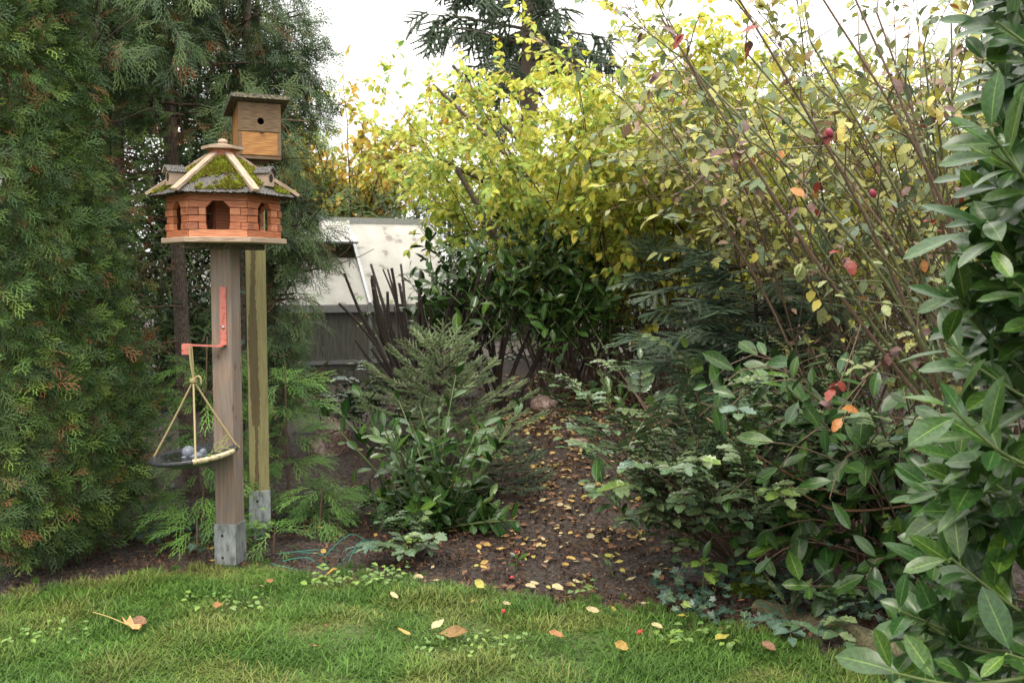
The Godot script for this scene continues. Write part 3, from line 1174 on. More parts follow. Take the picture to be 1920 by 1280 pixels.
# ---------------------------------------------------------------- hanging bird bath
func build_bird_bath() -> void:
	var hook := Vector3(-1.316, 0.957, -4.075)
	var centre := Vector3(-1.316, 0.508, -4.075)
	var b := thing("hanging_bird_bath", "dark glazed dish with cream rim hung on three ropes from bracket", "bird bath", centre)
	var tilt := Basis(Vector3.BACK, deg_to_rad(6.5)) * Basis(Vector3.RIGHT, deg_to_rad(2.0))
	var s := Shape.new()
	s.lathe(PackedVector2Array([Vector2(0.0, -0.034), Vector2(0.09, -0.034), Vector2(0.098, -0.036), Vector2(0.105, -0.032), Vector2(0.15, -0.016), Vector2(0.172, -0.009), Vector2(0.179, -0.003), Vector2(0.179, 0.006), Vector2(0.174, 0.01), Vector2(0.16, 0.008), Vector2(0.143, 0.002), Vector2(0.12, -0.01), Vector2(0.09, -0.018), Vector2(0.0, -0.02)]), 72)
	obj("dish", s.mesh(), textured([[0.3, 0.018, 0.02, 0.023], [0.6, 0.04, 0.044, 0.05], [0.8, 0.09, 0.095, 0.1]], Vector3(6, 6, 6), 0.3, 0.03, 1.0), b, Transform3D(tilt, Vector3.ZERO))
	var gl := Shape.new()
	gl.lathe(PackedVector2Array([Vector2(0.173, -0.0095), Vector2(0.1802, -0.003), Vector2(0.1802, 0.0062), Vector2(0.1745, 0.0112), Vector2(0.16, 0.0092), Vector2(0.15, 0.0062)]), 24, Transform3D(), deg_to_rad(8), deg_to_rad(74))
	var cream := obj("cream_glaze", gl.mesh(), textured([[0.3, 0.1, 0.07, 0.03], [0.36, 0.5, 0.42, 0.25], [0.8, 0.58, 0.5, 0.33]], Vector3(5, 5, 5), 0.25, 0.02, 0.0), b, Transform3D(tilt, Vector3.ZERO))
	cream.set_meta("label", "cream coloured patch of glaze on the rim")
	var w := Shape.new()
	w.lathe(PackedVector2Array([Vector2(0.0, 0.0), Vector2(0.132, 0.0)]), 40)
	var wm := StandardMaterial3D.new()
	wm.albedo_color = Color(0.1, 0.09, 0.06, 0.35)
	wm.transparency = BaseMaterial3D.TRANSPARENCY_ALPHA
	wm.roughness = 0.03
	obj("water", w.mesh(), wm, b, Transform3D(Basis(), Vector3(0, -0.0045, 0)))
	# rope: a loop from the hook down to a knot, then three legs to the rim
	var knot := Vector3(0.004, 0.308, 0)
	var up := Shape.new()
	up.tube(through([knot, (hook - centre) * Vector3(1, 0, 1) + Vector3(0.003, 0.38, 0.004), hook - centre + Vector3(0, 0.0, 0.006)], 8), 0.0055, 0.005, 8)
	up.tube(through([knot + Vector3(0.004, 0, 0.002), Vector3(0.0, 0.37, 0.012), hook - centre + Vector3(-0.004, 0.0, 0.016)], 8), 0.0045, 0.0045, 8)
	obj("rope", up.mesh(), mats.rope, b)
	for a in [186.0, 70.0, 338.0]:
		var q := deg_to_rad(a)
		var rim := tilt * Vector3(cos(q) * 0.172, 0.009, sin(q) * 0.172)
		var r := Shape.new()
		r.tube(through([knot, knot.lerp(rim, 0.5) + Vector3(0, -0.004, 0), rim, tilt * Vector3(cos(q) * 0.183, -0.004, sin(q) * 0.183)], 12), 0.0042, 0.0042, 8)
		obj("rope", r.mesh(), mats.rope, b)
	var k := Shape.new()
	for j in 3:
		var loop := PackedVector3Array()
		for n in 15:
			var a := TAU * n / 14.0
			loop.append(knot + Vector3(cos(a) * 0.011, 0.006 * j - 0.006 + sin(a + j) * 0.003, sin(a) * 0.011))
		k.tube(loop, 0.0048, 0.0048, 7)
	k.tube(through([knot + Vector3(0.008, 0.008, 0.008), knot + Vector3(0.022, 0.02, 0.012), knot + Vector3(0.034, 0.012, 0.014), knot + Vector3(0.036, -0.012, 0.012)], 8), 0.0045, 0.004, 7)
	obj("knot", k.mesh(), mats.rope, b)

	# stone figure and a green sprig lying in the dish
	var fig := thing("stone_figurine", "small grey stone animal figurine sitting in the hanging dish", "figurine", centre + Vector3(-0.01, -0.016, 0.0), 0.3)
	var g := Shape.new()
	g.lump(Vector3(0.027, 0.026, 0.027), Transform3D(Basis(), Vector3(-0.012, 0.028, 0)), fine, 0.05, 14)
	g.lump(Vector3(0.05, 0.014, 0.022), Transform3D(Basis(Vector3.BACK, 0.12), Vector3(0.016, 0.012, 0.004)), fine, 0.12, 12)
	g.lump(Vector3(0.016, 0.015, 0.014), Transform3D(Basis(Vector3.BACK, 0.3), Vector3(0.045, 0.026, 0.008)), fine, 0.08, 10)
	g.lump(Vector3(0.012, 0.008, 0.012), Transform3D(Basis(), Vector3(-0.03, 0.008, 0.02)), fine, 0.1, 8)
	obj("body", g.mesh(), textured([[0.3, 0.08, 0.095, 0.12], [0.7, 0.19, 0.215, 0.25]], Vector3(9, 9, 9), 0.6, 0.03, 3.0), fig)
	var sp := thing("conifer_sprig", "fresh green conifer sprig lying in the hanging dish", "sprig", centre + Vector3(0.045, -0.008, 0.0))
	var sg := Shape.new()
	sg.put(thuja_spray(0.1, 0.1, 0.004), Transform3D(aim(Vector3(1, 0.55, 0.1), Vector3(-0.2, 0.5, 1)), Vector3.ZERO))
	sg.put(thuja_spray(0.07, 0.1, 0.004), Transform3D(aim(Vector3(0.4, 0.4, 0.5), Vector3(0, 1, 0.6)), Vector3(-0.01, 0, 0.01)))
	obj("spray", sg.mesh(), plain(0.16, 0.22, 0.035, 0.6), sp)


# ---------------------------------------------------------------- conifers
func tone(list: Array, spread := 0.3) -> Color:
	var c: Color = list[rng.randi() % list.size()]
	var k := rf(1.0 - spread, 1.0 + spread)
	return Color(c.r * k, c.g * k * rf(0.94, 1.06), c.b * k)


func build_conifers() -> void:
	var sprays := []
	for k in 6:
		sprays.append(thuja_spray(rf(0.11, 0.15), rf(0.3, 0.7), 0.0062, 0.9, 0.0185))
	var loose := []
	for k in 5:
		loose.append(thuja_spray(rf(0.15, 0.19), rf(0.5, 0.8), 0.0056, 0.7, 0.0185))
	var coarse := []
	for k in 3:
		coarse.append(thuja_spray(rf(0.15, 0.18), rf(0.4, 0.7), 0.0085, 0.75, 0.03))
	var scale_mat := vc_mat(0.5, 0.3)
	var greens := [Color(0.068, 0.122, 0.03), Color(0.052, 0.096, 0.03), Color(0.115, 0.178, 0.036), Color(0.038, 0.074, 0.03), Color(0.056, 0.1, 0.034)]
	var browns := [Color(0.2, 0.1, 0.045), Color(0.15, 0.085, 0.045), Color(0.26, 0.11, 0.05)]

	# clipped hedge: a face along the lawn that turns back at its end
	var h := thing("thuja_hedge", "tall clipped green thuja hedge with brown sprays beside the lawn", "hedge", Vector3(-1.98, 0, -3.95))
	var line := [Vector3(-3.1, 0, -3.05), Vector3(-2.42, 0, -3.55), Vector3(-2.05, 0, -3.85), Vector3(-1.86, 0, -4.1), Vector3(-1.76, 0, -4.36), Vector3(-1.8, 0, -4.7), Vector3(-2.1, 0, -5.0)]
	var share := [0.5, 0.9, 3.2, 3.2, 2.6, 0.7]
	var ts := []
	var cs := []
	for k in 12500:
		var a := pick(share)
		var f := rng.randf()
		var p: Vector3 = line[a].lerp(line[a + 1], f)
		var out: Vector3 = (line[a + 1] - line[a]).cross(Vector3.UP).normalized() * -1.0
		if out.dot(Vector3(0.4, 0, 1)) < 0:
			out = -out
		var y := rf(0.06, 2.7)
		var bulge := 0.07 * noise.get_noise_3d(p.x * 260.0, y * 260.0, p.z * 260.0) + 0.05 * noise.get_noise_3d(p.x * 900.0, y * 900.0, p.z * 900.0) - 0.03 * (y - 1.0) + 0.06 * exp(-absf(y - 0.6) * 2.0)
		if y < 0.3:
			bulge -= (0.3 - y) * 0.5
		if a >= 3:
			bulge -= 0.07 * maxf(0.0, y - 0.9)
		var deep := pow(rng.randf(), 1.5) * 0.2
		var dir := out * rf(0.1, 0.7) + Vector3(rf(-1.0, 0.8), rf(-0.6, 0.6), rf(-0.5, 0.5))
		var up := Vector3(rf(-1, 1), rf(0.2, 1), rf(-1, 1)) + out * 0.9
		var size := rf(0.36, 0.72)
		ts.append(Transform3D(aim(dir, up).scaled(Vector3.ONE * size), p + out * (bulge - deep) + Vector3(0, y, 0) - h.position))
		if deep > 0.1 and rng.randf() < 0.4:
			cs.append(tone(browns, 0.4))
		else:
			cs.append(tone(greens, 0.45) if rng.randf() > 0.04 else tone(browns))
	bake("foliage", sprays, scale_mat, h, ts, cs)
	for k in 16:
		var f := rf(1.0, 5.0)
		var p: Vector3 = line[int(f)].lerp(line[int(f) + 1], f - int(f)) + Vector3(-0.42, 0, -0.36)
		var s := Shape.new()
		var spine := arc(p - h.position, Vector3(rf(-0.06, 0.06), 1, rf(-0.06, 0.06)), 2.9, 8, Vector3.ZERO, 0.03)
		s.tube(spine, 0.035, 0.012, 7)
		for j in 40:
			var q := spine[rng.randi() % 7] + Vector3(0, rf(0, 0.3), 0)
			s.tube(arc(q, Vector3(rf(-0.4, 1), rf(0, 0.7), rf(-0.2, 1)), rf(0.2, 0.38), 4, Vector3.ZERO, 0.15), 0.006, 0.002, 4, false)
		obj("trunk", s.mesh(), mats.bark, h)

	# the tall untrimmed trees behind: bare trunks, leafy shells
	thuja_tree("tall untrimmed thuja tree with bare lower trunk behind the bird table", Vector3(-1.78, 0, -5.5), 3.9, loose, scale_mat, 0)
	thuja_tree("thuja tree with ragged hanging branches beside the glasshouse", Vector3(-1.36, 0, -5.75), 3.0, loose, scale_mat, 1)
	thuja_tree("thin trunked thuja tree behind the clipped hedge", Vector3(-2.4, 0, -5.7), 3.9, loose, scale_mat, 2)

	# back hedges that close the garden
	for b in [["dark conifer hedge running behind the thuja trees and glasshouse", Vector3(-4.6, 0, -6.9), Vector3(-2.0, 0, -7.5), 3.9, 3200], ["low dark conifer hedge standing behind the glasshouse roof", Vector3(-3.2, 0, -11.6), Vector3(0.6, 0, -12.2), 2.12, 1100], ["dark conifer hedge closing the garden behind the yellow shrubs", Vector3(0.0, 0, -9.7), Vector3(6.0, 0, -8.6), 2.0, 1900]]:
		var g := thing("conifer_hedge", b[0], "hedge", (b[1] + b[2]) / 2)
		var t2 := []
		var c2 := []
		for k in b[4]:
			var p: Vector3 = (b[1] as Vector3).lerp(b[2], rng.randf())
			var y := rf(0.1, b[3])
			p += Vector3(rf(-0.1, 0.1), y, pow(rng.randf(), 2.0) * -0.5 + 0.12 * noise.get_noise_2d(p.x * 200, y * 200))
			t2.append(Transform3D(aim(Vector3(rf(-0.8, 0.8), rf(-0.3, 0.8), rf(0.1, 1)), Vector3(rf(-1, 1), 0.6, rf(-0.2, 1.4))).scaled(Vector3.ONE * rf(1.7, 2.8)), p - g.position))
			c2.append(tone([Color(0.045, 0.075, 0.03), Color(0.06, 0.09, 0.03)], 0.35))
		bake("foliage", coarse, scale_mat, g, t2, c2)
		for k in 7:
			var s := Shape.new()
			s.tube(arc((b[1] as Vector3).lerp(b[2], (k + 0.5) / 7.0) - g.position + Vector3(0, 0, -0.25), Vector3.UP, b[3] * 0.95, 5, Vector3.ZERO, 0.03), 0.05, 0.015, 7)
			obj("trunk", s.mesh(), mats.bark, g)

	# young cypresses round the posts
	young_cypress("young green cypress with fanned fronds growing beside the olive post", -1.15, -5.05, 0.8, loose, scale_mat, 160, 0.25)
	young_cypress("low green cypress fronds between the hedge and the grey post", -1.50, -4.75, 0.95, loose, scale_mat, 230, 0.36)
	young_cypress("small cypress seedling lying low against the zinc shoe", -1.08, -4.42, 0.14, loose, scale_mat, 14, 0.14)
	young_cypress("ground hugging cypress frond under the clipped hedge", -1.42, -4.42, 0.16, loose, scale_mat, 14, 0.2)
	young_cypress("bushy young cypress in front of the brown boulder", -0.95, -4.85, 0.2, loose, scale_mat, 60, 0.24)

	# yew
	var twigs := []
	for k in 3:
		twigs.append(needle_twig(0.26, 0.021, 0.0042, 0.0082, false, 8))
	var needle_mat := vc_mat(0.4, 0.15)
	var y := thing("yew", "dark blue green yew with flat feathery branches beside the path", "shrub", on_ground(1.36, -5.0))
	var t3 := []
	var c3 := []
	for k in 9:
		var lean := Vector3(rf(-0.5, 0.25), 1, rf(-0.2, 0.3))
		if k < 3:
			lean = Vector3(-0.34 + 0.12 * k, 1, 0.05)
		var s := Shape.new()
		var spine := arc(Vector3(rf(-0.1, 0.1), 0, rf(-0.1, 0.1)), lean, rf(1.15, 1.5), 12, Vector3(0, 0.2, 0), 0.03)
		s.tube(spine, 0.014, 0.004, 6)
		for j in 17:
			var at := rng.randi() % 9 + 3
			var q := spine[at]
			var long := rf(0.22, 0.55) * (1.2 - at / 14.0)
			var d := Vector3(rf(-1.5, 0.8), rf(0.0, 0.35), rf(-0.5, 1.0)).normalized()
			var br := arc(q, d, long, 5, Vector3(0, -0.15, 0), 0.04)
			s.tube(br, 0.004, 0.002, 4, false)
			for e in [2, 3, 5]:
				var dd := (br[e] - br[e - 1]).normalized()
				t3.append(Transform3D(aim(dd + Vector3(rf(-0.5, 0.5), rf(-0.2, 0.15), rf(-0.4, 0.4)), Vector3(rf(-0.35, 0.35), 1, rf(-0.2, 0.4))).scaled(Vector3.ONE * rf(0.7, 1.05)), br[e]))
				c3.append(tone([Color(0.09, 0.14, 0.085), Color(0.115, 0.165, 0.1), Color(0.07, 0.11, 0.068)], 0.3))
		obj("limb", s.mesh(), mats.dark_stem, y)
	bake("foliage", twigs, needle_mat, y, t3, c3)

	# young spruce, grey green, its longest branches near the ground
	var shoots := []
	for k in 2:
		shoots.append(needle_twig(0.16, 0.014, 0.0034, 0.0058, true, 6, 0.1))
	var sp := thing("young_spruce", "young grey green spruce with spreading branches behind the laurel bush", "tree", on_ground(-0.41, -5.75))
	spruce(sp, 0.8, 0.6, 7, shoots, needle_mat, [Color(0.15, 0.2, 0.095), Color(0.185, 0.235, 0.115), Color(0.12, 0.165, 0.08)], 0.012, 0.0)
	var sp2 := thing("young_spruce", "low spruce branch drooping on the path edge behind the laurel", "tree", on_ground(-0.05, -5.35))
	spruce(sp2, 0.3, 0.3, 3, shoots, needle_mat, [Color(0.075, 0.1, 0.06), Color(0.06, 0.085, 0.05)], 0.008, -0.15)

	# tall spruce far beyond the garden
	var big := []
	for k in 2:
		big.append(needle_twig(0.9, 0.08, 0.04, 0.07, true, 7, 0.6))
	var fs := thing("tall_spruce", "tall dark spruce with hanging branches rising beyond the yellow shrubs", "tree", Vector3(0.3, 0, -17.0))
	var tr := Shape.new()
	tr.tube(arc(Vector3.ZERO, Vector3(0.0, 1, 0), 13.0, 12, Vector3.ZERO, 0.006), 0.21, 0.03, 10)
	obj("trunk", tr.mesh(), mats.bark, fs)
	var t4 := []
	var c4 := []
	for k in 64:
		var yy := rf(3.6, 11.5)
		var a := rf(0, TAU)
		var long := (13.0 - yy) * rf(0.11, 0.19) + 0.3
		if k == 0:
			yy = 5.35
			a = PI - 0.2
			long = 1.75
		var s := Shape.new()
		var br := arc(Vector3(0, yy, 0), Vector3(cos(a), 0.18, sin(a)), long, 8, Vector3(0, -0.25, 0), 0.05)
		s.tube(br, 0.035, 0.008, 5, false)
		obj("branch", s.mesh(), mats.bark, fs)
		for e in range(2, 9):
			for j in 2:
				var d := (br[e] - br[e - 1]).normalized()
				t4.append(Transform3D(aim(d * rf(0.2, 0.8) + Vector3(rf(-0.5, 0.5), rf(-1.1, 0.0), rf(-0.5, 0.5)), Vector3(rf(-1, 1), 1, rf(-1, 1))).scaled(Vector3.ONE * rf(0.4, 0.7)), br[e] + rv(0.05)))
				c4.append(tone([Color(0.06, 0.09, 0.05), Color(0.05, 0.075, 0.045)], 0.3))
	var far_twig := Shape.new()
	far_twig.put(big[0], Transform3D())
	many("foliage", far_twig.mesh(), needle_mat, fs, t4, c4)


func spruce(o: Node3D, tall: float, wide: float, whorls: int, shoots: Array, m: Material, cols: Array, r: float, sag: float) -> void:
	var t := Shape.new()
	t.tube(arc(Vector3.ZERO, Vector3(0.02, 1, 0), tall, 8, Vector3.ZERO, 0.01), r, r * 0.25, 7)
	obj("trunk", t.mesh(), mats.bark, o)
	var ts := [Transform3D(aim(Vector3.UP, Vector3.BACK), Vector3(0.01, tall - 0.1, 0))]
	var cs := [cols[0]]
	for w in whorls:
		var f := float(w) / whorls
		var y := tall * (0.12 + 0.8 * f)
		for k in 7:
			var a := TAU * k / 7.0 + w * 0.7 + rf(-0.2, 0.2)
			var long := wide * (1.0 - f * 0.82) * rf(0.65, 1.1)
			var br := arc(Vector3(0, y, 0), Vector3(cos(a), 0.12 + 0.5 * f + sag, sin(a)), long, 5, Vector3(0, 0.25, 0), 0.04)
			var s := Shape.new()
			s.tube(br, r * 0.45, 0.002, 4, false)
			obj("branch", s.mesh(), mats.bark, o)
			var steps := maxi(2, int(long / 0.055))
			for e in steps:
				var g := (e + 0.6) / steps
				var seg := mini(int(g * 5), 4)
				var p := br[seg].lerp(br[seg + 1], g * 5 - seg)
				var d := (br[seg + 1] - br[seg]).normalized()
				var out := d.cross(Vector3.UP).normalized() * (1.0 if e % 2 else -1.0)
				ts.append(Transform3D(aim(d + out * rf(0.2, 0.9) * (1.0 - g) + Vector3(0, rf(-0.15, 0.2), 0), Vector3(rf(-0.3, 0.3), 1, rf(-0.3, 0.3))).scaled(Vector3.ONE * rf(0.6, 1.0)), p))
				cs.append(tone(cols, 0.25))
	bake("foliage", shoots, m, o, ts, cs)


func thuja_tree(label: String, at: Vector3, tall: float, cl: Array, m: Material, kind: int) -> void:
	var o := thing("thuja_tree", label, "tree", at)
	var stems := [Vector3(-0.28, 0, 0.12), Vector3(0.05, 0, 0.2), Vector3(0.2, 0, -0.1)] if kind == 0 else [Vector3.ZERO]
	var ts := []
	var cs := []
	var cols := [Color(0.07, 0.115, 0.05), Color(0.085, 0.135, 0.05), Color(0.11, 0.16, 0.058), Color(0.062, 0.1, 0.055)]
	for st in stems:
		var s := Shape.new()
		s.tube(arc(st, Vector3(rf(-0.05, 0.05), 1, rf(-0.04, 0.04)), tall, 14, Vector3.ZERO, 0.02), 0.05 if kind < 2 else 0.04, 0.012, 9)
		obj("trunk", s.mesh(), mats.bark, o)
	# bare dead twigs low down in the shade
	for k in 46:
		var s := Shape.new()
		var st: Vector3 = stems[rng.randi() % stems.size()]
		var br := arc(st + Vector3(0, rf(0.4, 2.2), 0), Vector3(rf(-1, 1), rf(-0.4, 0.5), rf(0.0, 1.0)), rf(0.25, 0.6), 6, Vector3(0, 0.3, 0), 0.2)
		s.tube(br, 0.006, 0.0018, 4, false)
		for j in 3:
			s.tube(arc(br[2 + j], Vector3(rf(-1, 1), rf(-0.6, 0.8), rf(-0.3, 1)), rf(0.1, 0.22), 4, Vector3.ZERO, 0.25), 0.0028, 0.0012, 3, false)
		obj("dead_branch", s.mesh(), mats.twig, o)
	var limbs: int = [170, 60, 70][kind]
	for k in limbs:
		var st: Vector3 = stems[rng.randi() % stems.size()]
		var a := rf(0, TAU)
		var from := 1.85 if cos(a) > 0.5 and kind == 0 else 2.25
		var y := from + (tall - 0.1 - from) * rng.randf()
		var reach := 0.6
		if kind == 1:
			y = rf(0.5, tall - 0.15)
			reach = 0.27
		elif kind == 0:
			reach = 0.62 * sin(PI * clampf((y - 1.0) / (tall - 0.8) * 0.8 + 0.22, 0, 1)) + 0.05
			if a > 1.2 and a < 5.0:
				reach *= 1.25
		var d := Vector3(cos(a), 0.25, sin(a))
		var long := reach * rf(0.7, 1.1)
		var br := arc(st + Vector3(0, y - long * 0.15, 0), d, long, 6, Vector3(0, -0.3, 0), 0.06)
		var s := Shape.new()
		s.tube(br, 0.009, 0.003, 4, false)
		obj("branch", s.mesh(), mats.twig, o)
		for e in range(2 if kind != 0 else 3, 7):
			for j in ([9, 7, 4][kind]):
				var dd := (br[e] - br[e - 1]).normalized()
				ts.append(Transform3D(aim(dd * rf(0.1, 0.9) + Vector3(rf(-0.7, 0.7), rf(-1.0, 0.3), rf(-0.7, 0.7)), Vector3(rf(-0.8, 0.8), 0.6, rf(-0.8, 0.8)) + dd * 0.6).scaled(Vector3.ONE * rf(0.5, 0.95)), br[e] + rv(0.1)))
				cs.append(tone(cols, 0.35) if rng.randf() > 0.03 else Color(0.2, 0.1, 0.045))
	if kind == 2:
		var one := Shape.new()
		one.put(cl[0], Transform3D())
		many("foliage", one.mesh(), m, o, ts, cs)
		return
	bake("foliage", cl, m, o, ts, cs)


func young_cypress(label: String, x: float, z: float, tall: float, cl: Array, m: Material, n: int, wide: float) -> void:
	var o := thing("young_cypress", label, "shrub", on_ground(x, z))
	var s := Shape.new()
	var stem := arc(Vector3.ZERO, Vector3(rf(-0.1, 0.1), 1, 0), tall, 6, Vector3.ZERO, 0.03)
	s.tube(stem, 0.008, 0.003, 6)
	obj("stem", s.mesh(), mats.twig, o)
	var ts := []
	var cs := []
	for k in n:
		var f := rng.randf()
		var a := rf(0, TAU)
		var p := stem[int(f * 5.9)]
		var reach := wide * (1.0 - f * 0.6) * rf(0.3, 1.0)
		var d := Vector3(cos(a), rf(-0.1, 0.5), sin(a))
		p += d * reach * 0.75
		p.y = maxf(p.y, 0.03)
		ts.append(Transform3D(aim(d + Vector3(0, rf(-0.5, 0.3), 0), Vector3(rf(-0.4, 0.4), 1, rf(-0.2, 0.8))).scaled(Vector3.ONE * rf(0.55, 0.95)), p))
		cs.append(tone([Color(0.09, 0.19, 0.04), Color(0.12, 0.23, 0.05), Color(0.075, 0.16, 0.045)], 0.3))
	bake("foliage", cl, m, o, ts, cs)


# ---------------------------------------------------------------- laurels
func laurel_shoot(l: Leaves, s: Shape, spine: PackedVector3Array, from: float, n: int, size: float, kinds: int, weights: Array, lift := 0.25, flat := 0.6) -> void:
	var turn := rf(0, TAU)
	var last := spine.size() - 1
	for k in n:
		var f := lerpf(from, 1.0, float(k) / maxf(1.0, n - 1)) * last
		var e := mini(int(f), last - 1)
		var p := spine[e].lerp(spine[e + 1], f - e)
		var axis := (spine[e + 1] - spine[e]).normalized()
		turn += 2.4
		var side := axis.cross(Vector3(0.3, 0.2, 0.9)).normalized()
		var out := side.rotated(axis, turn)
		var d := (out + axis * rf(0.45, 1.0) + Vector3(0, lift * rf(-0.8, 1.0), 0)).normalized()
		var up := (axis * 0.8 + Vector3(rf(-0.3, 0.3), flat + 0.5, rf(0.0, 0.6))).normalized()
		l.add(Transform3D(aim(d, up).scaled(Vector3.ONE * size * rf(0.7, 1.12) * (0.75 if k == n - 1 else 1.0)), p), rng.randi() % kinds, pick(weights))


func build_laurels() -> void:
	var tex := leaf_tex(Color(0.034, 0.08, 0.016), Color(0.2, 0.3, 0.06), 9, 0.09, Color(0.09, 0.08, 0.03), 3)
	var shapes := []
	for k in 5:
		shapes.append(blade(1.0, rf(0.36, 0.44), 7, 2, rf(0.12, 0.34), rf(0.02, 0.22), rf(0.008, 0.02), 0.0, rf(0.5, 0.58), 0.72, 0.1, rf(-0.5, 0.5)))
	var tones := [Color(0.85, 0.95, 1.0), Color(1.15, 1.1, 0.95), Color(0.6, 0.75, 0.9), Color(1.7, 1.55, 1.05), Color(0.75, 0.8, 0.8)]

	# big laurel hedge close by
	var o := thing("cherry_laurel", "large cherry laurel with long glossy leaves rising beside the lawn", "shrub", on_ground(1.25, -2.0))
	var l := Leaves.new()
	var face := [[0.1, 0.62], [0.3, 0.61], [0.5, 0.61], [0.7, 0.66], [0.95, 0.70], [1.2, 0.70], [1.4, 0.735], [1.7, 0.75], [2.2, 0.74]]
	for k in 236:
		var y := rf(0.15, 2.05) if k < 136 or k > 168 else rf(1.2, 1.9)
		var z := rf(-2.45, -1.75)
		if k > 100 and k < 136:
			z = rf(-2.8, -2.2)
		var bx := 0.7
		for e in face.size() - 1:
			if y >= face[e][0] and y <= face[e + 1][0]:
				bx = lerpf(face[e][1], face[e + 1][1], (y - face[e][0]) / (face[e + 1][0] - face[e][0]))
		# the face of the hedge runs away from the lawn's edge
		var inside := rf(0.04, 0.11) if k < 56 or (k >= 136 and k % 2 == 0 and k < 168) else rf(0.1, 0.36)
		if k > 168:
			inside = rf(0.35, 0.95)
		var tip := Vector3((bx + inside) * (-z / 1.7), y, z)
		var root := Vector3(tip.x + rf(0.2, 0.35), y - rf(0.05, 0.25), z + rf(-0.2, 0.02))
		var s := Shape.new()
		var spine := through([root - o.position, (root + tip) / 2 + Vector3(0, -0.02, 0) - o.position, tip - o.position], 8)
		s.tube(spine, 0.0045, 0.0025, 6)
		obj("shoot", s.mesh(), mats.green_stem, o)
		laurel_shoot(l, s, spine, 0.3, 11, rf(0.092, 0.128), 5, [3, 2.5, 2.5, 0.8, 2], 0.15, 0.9)
	hang(o, l, shapes, tex, tones, 0.3, 0.25, 300)
	for k in 5:
		var s := Shape.new()
		s.tube(through([Vector3(rf(-0.1, 0.2), 0, rf(-0.1, 0.1)), Vector3(rf(-0.05, 0.2), 0.9, rf(-0.2, 0.3)), Vector3(rf(-0.1, 0.2), 2.0, rf(-0.3, 0.4))], 10), 0.018, 0.008, 7)
		obj("stem", s.mesh(), mats.bark, o)

	# bush in the middle of the bed
	var b := thing("cherry_laurel", "knee high glossy cherry laurel bush in the middle of the bed", "shrub", on_ground(-0.36, -4.85))
	var lb := Leaves.new()
	for k in 52:
		var a := rf(0, TAU)
		var low := k > 26
		var d := Vector3(cos(a) * (0.7 if not low else 1.2), rf(0.9, 1.3) if not low else rf(0.15, 0.6), sin(a) * 0.7)
		if k < 9:
			d = Vector3(lerpf(-0.75, 0.6, k / 8.0), 1.1, rf(-0.2, 0.4))
		var s := Shape.new()
		var spine := arc(Vector3(rf(-0.06, 0.06), 0, rf(-0.06, 0.06)), d, rf(0.5, 0.84) if not low else rf(0.25, 0.46), 8, Vector3(cos(a) * 0.25, 0.1, sin(a) * 0.25), 0.05)
		s.tube(spine, 0.006, 0.0025, 6)
		obj("stem", s.mesh(), mats.green_stem, b)
		laurel_shoot(lb, s, spine, 0.22, 12, rf(0.085, 0.115), 5, [3, 2, 3, 0.8, 2], 0.3, 0.7)
	hang(b, lb, shapes, tex, tones, 0.26, 0.2, 300)

	# large dark laurel further back, on black wet stems
	var c := thing("cherry_laurel", "broad dark cherry laurel on black stems under the yellow shrub", "shrub", on_ground(-0.06, -7.1))
	var lc := Leaves.new()
	for k in 150:
		var a := rf(0, TAU)
		var d := Vector3(cos(a) * 0.75, rf(0.5, 1.0), sin(a) * 0.75)
		var s := Shape.new()
		var start := Vector3(rf(-0.5, 0.8), rf(0.35, 1.0), rf(-0.3, 0.4))
		var spine := arc(start, d, rf(0.3, 0.6), 7, Vector3(0, 0.2, 0), 0.05)
		s.tube(spine, 0.005, 0.0025, 5)
		obj("shoot", s.mesh(), mats.green_stem, c)
		laurel_shoot(lc, s, spine, 0.2, 10, rf(0.10, 0.14), 5, [3, 3, 1.5, 1.4, 2], 0.25, 0.7)
	for k in 9:
		var s := Shape.new()
		var a := k * 0.7
		s.tube(arc(Vector3(rf(-0.06, 0.06), -0.02, rf(-0.05, 0.05)), Vector3(cos(a) * 0.55, 1, sin(a) * 0.4), rf(0.7, 1.0), 7, Vector3(0, 0.1, 0), 0.07), 0.022, 0.008, 7)
		obj("stem", s.mesh(), mats.dark_stem, c)
	hang(c, lc, shapes, tex, tones, 0.26, 0.2, 300)

	# laurel behind the rose, in the shade of the big one
	var e := thing("cherry_laurel", "shaded dull green cherry laurel behind the rose canes", "shrub", on_ground(1.4, -3.75))
	var le := Leaves.new()
	for k in 56:
		var y := rf(0.15, 1.0)
		var tip := Vector3(rf(-0.7, 0.25), y, rf(-0.2, 0.55))
		var s := Shape.new()
		var spine := through([Vector3(rf(0.0, 0.2), y * 0.15, rf(-0.1, 0.1)), Vector3(tip.x * 0.25 + 0.1, y * rf(0.5, 0.75), tip.z * 0.3), Vector3(tip.x * 0.65, y * rf(0.85, 1.12), tip.z * 0.7 + rf(-0.08, 0.08)), tip + Vector3(0, rf(-0.12, 0.05), 0)], 12)
		s.tube(spine, 0.006, 0.002, 5)
		obj("shoot", s.mesh(), mats.twig, e)
		laurel_shoot(le, s, spine, 0.42, 10, rf(0.09, 0.135), 5, [3, 1.0, 2.0, 0.3, 3], -0.5, 0.7)
	hang(e, le, shapes, tex, tones, 0.3, 0.2, 300)

